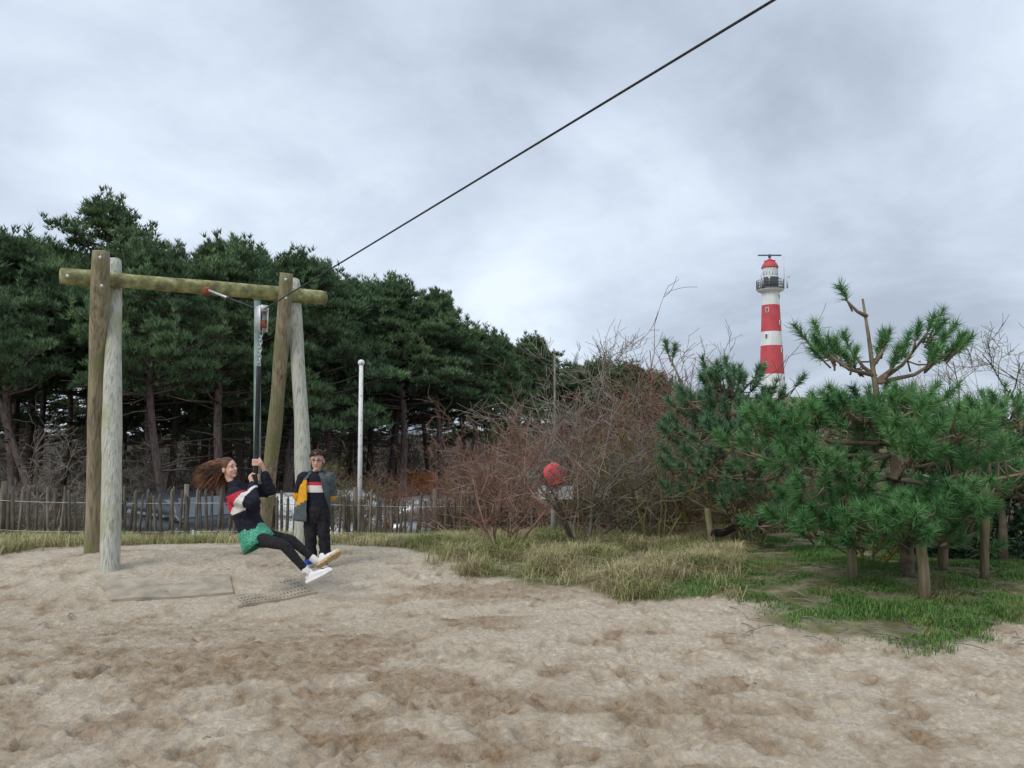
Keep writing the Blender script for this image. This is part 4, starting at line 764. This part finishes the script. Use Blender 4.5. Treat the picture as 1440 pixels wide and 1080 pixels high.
# ------------------------------------------------------------------ young pines
def brush(mb, tb, p, d, L_=.20, k=120, ln=.115, wd=.0042):
    d = np.asarray(d, float); d /= np.linalg.norm(d); tb.tube([p - d * .12, p, p + d * L_ * .8], [.011, .010, .006], 5)
    t_ = RNG.random((k, 1)); C = p + d * (t_ * L_); needles(mb, C, np.tile(d, (k, 1)), 2, ln, wd, 1.0, .25)
def young_pine(label, trunk, rads, branches, d0, k, ln, wd, m, bright=.3):
    t0 = P(*trunk[0]); t0[2] = gh(t0[0], t0[1]); root = thing('young_pine', label, 'tree', t0); tb = MB(); fm_ = MB(); tp = [t0 - [0, 0, .1]] + [P(*q) for q in trunk[1:]]; tb.tube(tp, rads, 10); rr = random.Random(len(branches))
    for (st, en, nsh, spread) in branches:
        a = P(*st); b = P(*en); l = np.linalg.norm(b - a); mid = (a + b) / 2 + [0, 0, -.10 * l]; tb.tube([a, mid, b], [.026, .019, .012], 6); dirb = (b - a) / l
        brush(fm_, tb, b, dirb * .6 + [0, 0, .6], .20, k, ln, wd)
        for s_ in range(nsh):
            t_ = rr.uniform(.66, 1.0) if l > .6 else rr.uniform(.3, 1.0); q = (a * (1 - t_) ** 2 + mid * 2 * t_ * (1 - t_) + b * t_ ** 2); off = np.array([rr.gauss(0, spread), rr.gauss(0, spread), rr.gauss(.03, spread * .55)]); e_ = q + off; tb.tube([q, (q + e_) / 2 + [0, 0, -.02], e_], [.010, .009, .008], 4)
            brush(fm_, tb, e_, off / (np.linalg.norm(off) + .01) * .5 + dirb * .35 + [0, 0, .55], rr.uniform(.16, .27), k, ln, wd)
    tb.build('trunk', M['bark_young'], root); fm_.build('crown', m, root); return root
D0 = 8.5
br = [((1219, 445, D0), (1192, 424, D0 - .05), 0, .03), ((1230, 528, D0), (1158, 494, D0 - .1), 10, .09), ((1232, 530, D0), (1196, 492, D0 + .15), 3, .09), ((1234, 538, D0), (1338, 494, D0 - .1), 9, .08), ((1234, 538, D0), (1304, 468, D0), 4, .08), ((1232, 536, D0), (1272, 492, D0 + .1), 2, .06), ((1226, 515, D0), (1243, 490, D0), 1, .05)]
rb_ = random.Random(77)
for (tx, ty, lens, n_, nsh) in ((1232, 582, .60, 6, 7), (1240, 612, 1.20, 7, 10), (1250, 660, 1.30, 7, 10), (1264, 722, 1.10, 7, 9), (1270, 752, .90, 5, 8)):
    c0 = P(tx, ty, D0)
    for i in range(n_):
        a = 2 * math.pi * (i + rb_.uniform(-.3, .3)) / n_; l = lens * rb_.uniform(.5, 1.12); e_ = c0 + np.array([math.cos(a) * l, math.sin(a) * l * .85, rb_.uniform(.0, .16) * l]); pr = lambda p: (720 + FPX * p[0] / (p[1] * math.cos(TH) + (p[2] - CAMH) * math.sin(TH)), 540 - FPX * ((p[2] - CAMH) * math.cos(TH) - p[1] * math.sin(TH)) / (p[1] * math.cos(TH) + (p[2] - CAMH) * math.sin(TH)), p[1])
        br.append(((tx, ty + 12, D0), pr(e_), nsh, .12))
for q in ((1062, 600, D0 - .2), (1085, 612, D0), (1110, 640, D0 - .4), (1095, 732, D0 - .3), (1135, 755, D0 - .5), (1180, 745, D0 - .6), (1310, 738, D0 - 1.1), (1240, 752, D0 - 1.0), (1275, 735, D0 - 1.15), (1290, 755, D0 - 1.1), (1130, 700, D0 - .6), (1200, 770, D0 - .6), (1330, 720, D0 - .7)): br.append(((1250, 640 if q[1] < 680 else 720, D0), q, 8, .13))
young_pine('large bushy young pine with long needles tied between stakes', [(1277, 832, D0), (1275, 765, D0), (1264, 690, D0), (1256, 640, D0), (1237, 580, D0), (1229, 530, D0), (1221, 470, D0), (1213, 420, D0)], [.075, .066, .056, .047, .038, .028, .019, .012], br, D0, 90, .125, .0085, M['needle_near'])
D2 = 10.2; br = []
for (tx, ty, lens, n_, nsh) in ((1400, 590, .6, 6, 8), (1405, 640, .95, 8, 10), (1410, 690, .85, 7, 8)):
    c0 = P(tx, ty, D2)
    for i in range(n_): a = 2 * math.pi * (i + rb_.uniform(-.3, .3)) / n_; l = lens * rb_.uniform(.7, 1.1); br.append(((tx, ty + 10, D2), pr(c0 + np.array([math.cos(a) * l, math.sin(a) * l, rb_.uniform(0, .15)])), nsh, .16))
young_pine('dark young pine at the right edge behind a pale stake', [(1412, 815, D2), (1410, 740, D2), (1404, 660, D2), (1398, 570, D2)], [.06, .05, .04, .02], br, D2, 60, .12, .009, M['needle_near'])
D3 = 11.5; br = []
for (tx, ty, lens, n_, nsh) in ((1028, 545, .30, 5, 4), (1030, 580, .72, 7, 6), (1032, 615, 1.0, 8, 7), (1033, 660, 1.0, 8, 7), (1033, 710, .75, 6, 5)):
    c0 = P(tx, ty, D3)
    for i in range(n_): a = 2 * math.pi * (i + rb_.uniform(-.3, .3)) / n_; l = lens * rb_.uniform(.65, 1.1); br.append(((tx, ty + 14, D3), pr(c0 + np.array([math.cos(a) * l, math.sin(a) * l, rb_.uniform(.0, .2)])), nsh, .14))
br += [((1028, 560, D3), (1022, 522, D3), 1, .05), ((1015, 570, D3), (992, 522, D3), 1, .05), ((985, 580, D3), (940, 498, D3), 1, .04)]
young_pine('smaller blue green pine left of the large young pine', [(1033, 778, D3), (1032, 700, D3), (1032, 620, D3), (1030, 535, D3)], [.055, .045, .035, .018], br, D3, 75, .12, .012, M['needle_mid'])
# stakes and straps
def stake(label, px, pb_, pt, d, lean=0, m='stake', r=.05):
    a = P(px, pb_, d); a[2] = gh(a[0], a[1]); b = P(px + lean, pt, d); o = thing('tree_stake', label, 'stake', a); mb = MB(); mb.tube([a - [0, 0, .2], (a + b) / 2 + [.006, 0, 0], b - [0, 0, .03], b], [r * 1.05, r, r * .96, r * .85], 12); mb.build('post', M[m], o); return o
stake('leaning brown stake in front of the large pine trunk', 1303, 862, 752, 7.6, -10); stake('mossy stake left of the large pine trunk', 1200, 832, 690, 8.3, -8); stake('dark stake right of the large pine trunk', 1325, 835, 690, 8.9, 4); stake('pale free standing stake before the dark hedge', 1384, 846, 672, 8.4, 2, 'stake', .042); stake('slanted stake left of the smaller pine trunk', 1003, 778, 715, 11.2, -8)
for (lab, A, B) in (('black tie strap between stake and smaller pine trunk', (1000, 748, 11.15), (1034, 740, 11.4)), ('black tie strap running right of the smaller pine', (1036, 735, 11.4), (1088, 722, 11.0))):
    a, b = P(*A), P(*B); mb = MB(); kk = np.linspace(0, 1, 8)[:, None]; q = a + (b - a) * kk; q[:, 2] -= .05 * np.sin(np.pi * kk[:, 0]); mb.tube(q, .055, 8, ell=.25, ref=np.array([0, 0, 1.])); tag(mb.build('tie_strap', M['rubber']), lab, 'strap')
# laurel hedge
lo = thing('laurel_bush', 'glossy dark laurel bush at the lower right edge', 'shrub', (6.6, 10.8, gh(6.6, 10.8))); mb = MB(); n = 9000
q = RNG.normal(size=(n, 3)); q /= np.linalg.norm(q, axis=1)[:, None]; rad_ = .75 + .27 * RNG.random((n, 1)); ctr = np.array([6.9, 11.0, .60]); lump = 1 + .14 * np.sin(q[:, :1] * 7) * np.cos(q[:, 2:] * 6 + 1); C = ctr + q * rad_ * lump * [1.75, .9, 1.1]; C = C[C[:, 2] > gh(6.6, 10.8) + .03]; n = len(C)
nr = RNG.normal(size=(n, 3)) * .7 + [0, -.4, .6]; nr /= np.linalg.norm(nr, axis=1)[:, None]; a = np.cross(nr, RNG.normal(size=(n, 3))); a /= np.linalg.norm(a, axis=1)[:, None]; b = np.cross(nr, a); l = .06 + .03 * RNG.random((n, 1))
V = np.stack([C - a * l, C + b * l * .38 - nr * .006, C + a * l, C - b * l * .38 - nr * .006], 1).reshape(-1, 3); mb.addnp(V, np.arange(n * 4).reshape(-1, 4), 0, np.repeat(RNG.random(n), 4)); mb.build('foliage', M['laurel'], lo, smooth=False)
mb = MB()
for i in range(14): x = 5.6 + i * .2; mb.tube([(x, 11, gh(x, 11) - .1), (x + random.uniform(-.2, .2), 11, 1.0)], [.02, .01], 5)
mb.build('stem', M['bark'], lo)
# ------------------------------------------------------------------ grass
def blades(name, n, fn, lmin, lmax, wd, m, label, bend=.5):
    x, y, s_ = fn(n); n = len(x); z = base_h(x, y); a = RNG.random(n) * 6.283; l = (lmin + (lmax - lmin) * RNG.random(n)) * s_; b_ = bend * (.3 + RNG.random(n)); dx, dy = np.cos(a), np.sin(a); B = np.stack([x, y, z - .01], 1); sx = np.stack([-dy, dx, 0 * a], 1) * (wd * (.7 + .6 * RNG.random(n)))[:, None]
    M1 = B + np.stack([dx * l * b_ * .25, dy * l * b_ * .25, l * .55], 1); T1_ = B + np.stack([dx * l * b_, dy * l * b_, l * (1 - .35 * b_)], 1); V = np.stack([B - sx, B + sx, M1 + sx * .7, M1 - sx * .7, T1_], 1).reshape(-1, 3)
    i = np.arange(n)[:, None] * 5; me_ = MB(); me_.v = [V]; me_.f = (i + [0, 1, 2, 3]).tolist() + (i + [3, 2, 4]).tolist(); me_.m = [0] * (2 * n); me_.t = [np.repeat(RNG.random(n), 5)]; me_.n = len(V); o = me_.build(name, M[m]); tag(o, label, 'grass', kind='stuff'); return o
def samp_dry(n):
    y = 6.2 + 11.5 * RNG.random(n * 8) ** 1.1; u = -.78 + 1.5 * RNG.random(n * 8); x = u * y; px = 720 + u * FPX; g = grass_m(x, y) ; clump = fbm(x * 1.7, y * 1.7, 3); w_ = g * np.clip((clump - .30) / .2, 0.05, 1); w_ *= np.where(px > 1040, .0, 1) * np.where((px < 470), .6, 1); k_ = RNG.random(n * 8) < w_; x, y, clump = x[k_][:n], y[k_][:n], clump[k_][:n]; return x, y, .45 + 1.1 * np.clip(clump - .25, 0, .5) * 1.6
blades('dry_grass', 110000, samp_dry, .10, .36, .0034, 'dry', 'straw coloured marram grass along the edge of the sand', 1.5)
def samp_green(n):
    y = 5.6 + 8 * RNG.random(n * 8); u = .10 + .62 * RNG.random(n * 8); x = u * y; px = 720 + u * FPX; g = grass_m(x, y); clump = fbm(x * 2.2 + 9, y * 2.2, 3); w_ = g * np.clip((clump - .27) / .22, 0, 1) * sst((px - 900) / 160); k_ = RNG.random(n * 8) < w_; return x[k_][:n], y[k_][:n], .5 + 1.2 * np.clip(clump[k_][:n] - .35, 0, .4) * 2
blades('green_grass', 120000, samp_green, .03, .10, .0034, 'green', 'short green grass around the young pine stakes', .6)
mb = MB()    # dry sticks and litter on the sand and below the pines
for i in range(200):
    if i < 16: y = RNG.uniform(3.5, 10); x = RNG.uniform(-.6, .66) * y; l = RNG.uniform(.04, .10)
    else: y = RNG.uniform(6.3, 9.5); x = RNG.uniform(.28, .64) * y; l = RNG.uniform(.08, .3)
    a = RNG.uniform(0, 6.28); z = gh(x, y) + .02; mb.tube([(x, y, z), (x + math.cos(a) * l / 2, y + math.sin(a) * l / 2, z + .012), (x + math.cos(a) * l, y + math.sin(a) * l, z)], .0035, 4)
tag(mb.build('twig_litter', M['twig_grey']), 'thin dry twigs scattered over sand and grass', 'litter', kind='stuff')
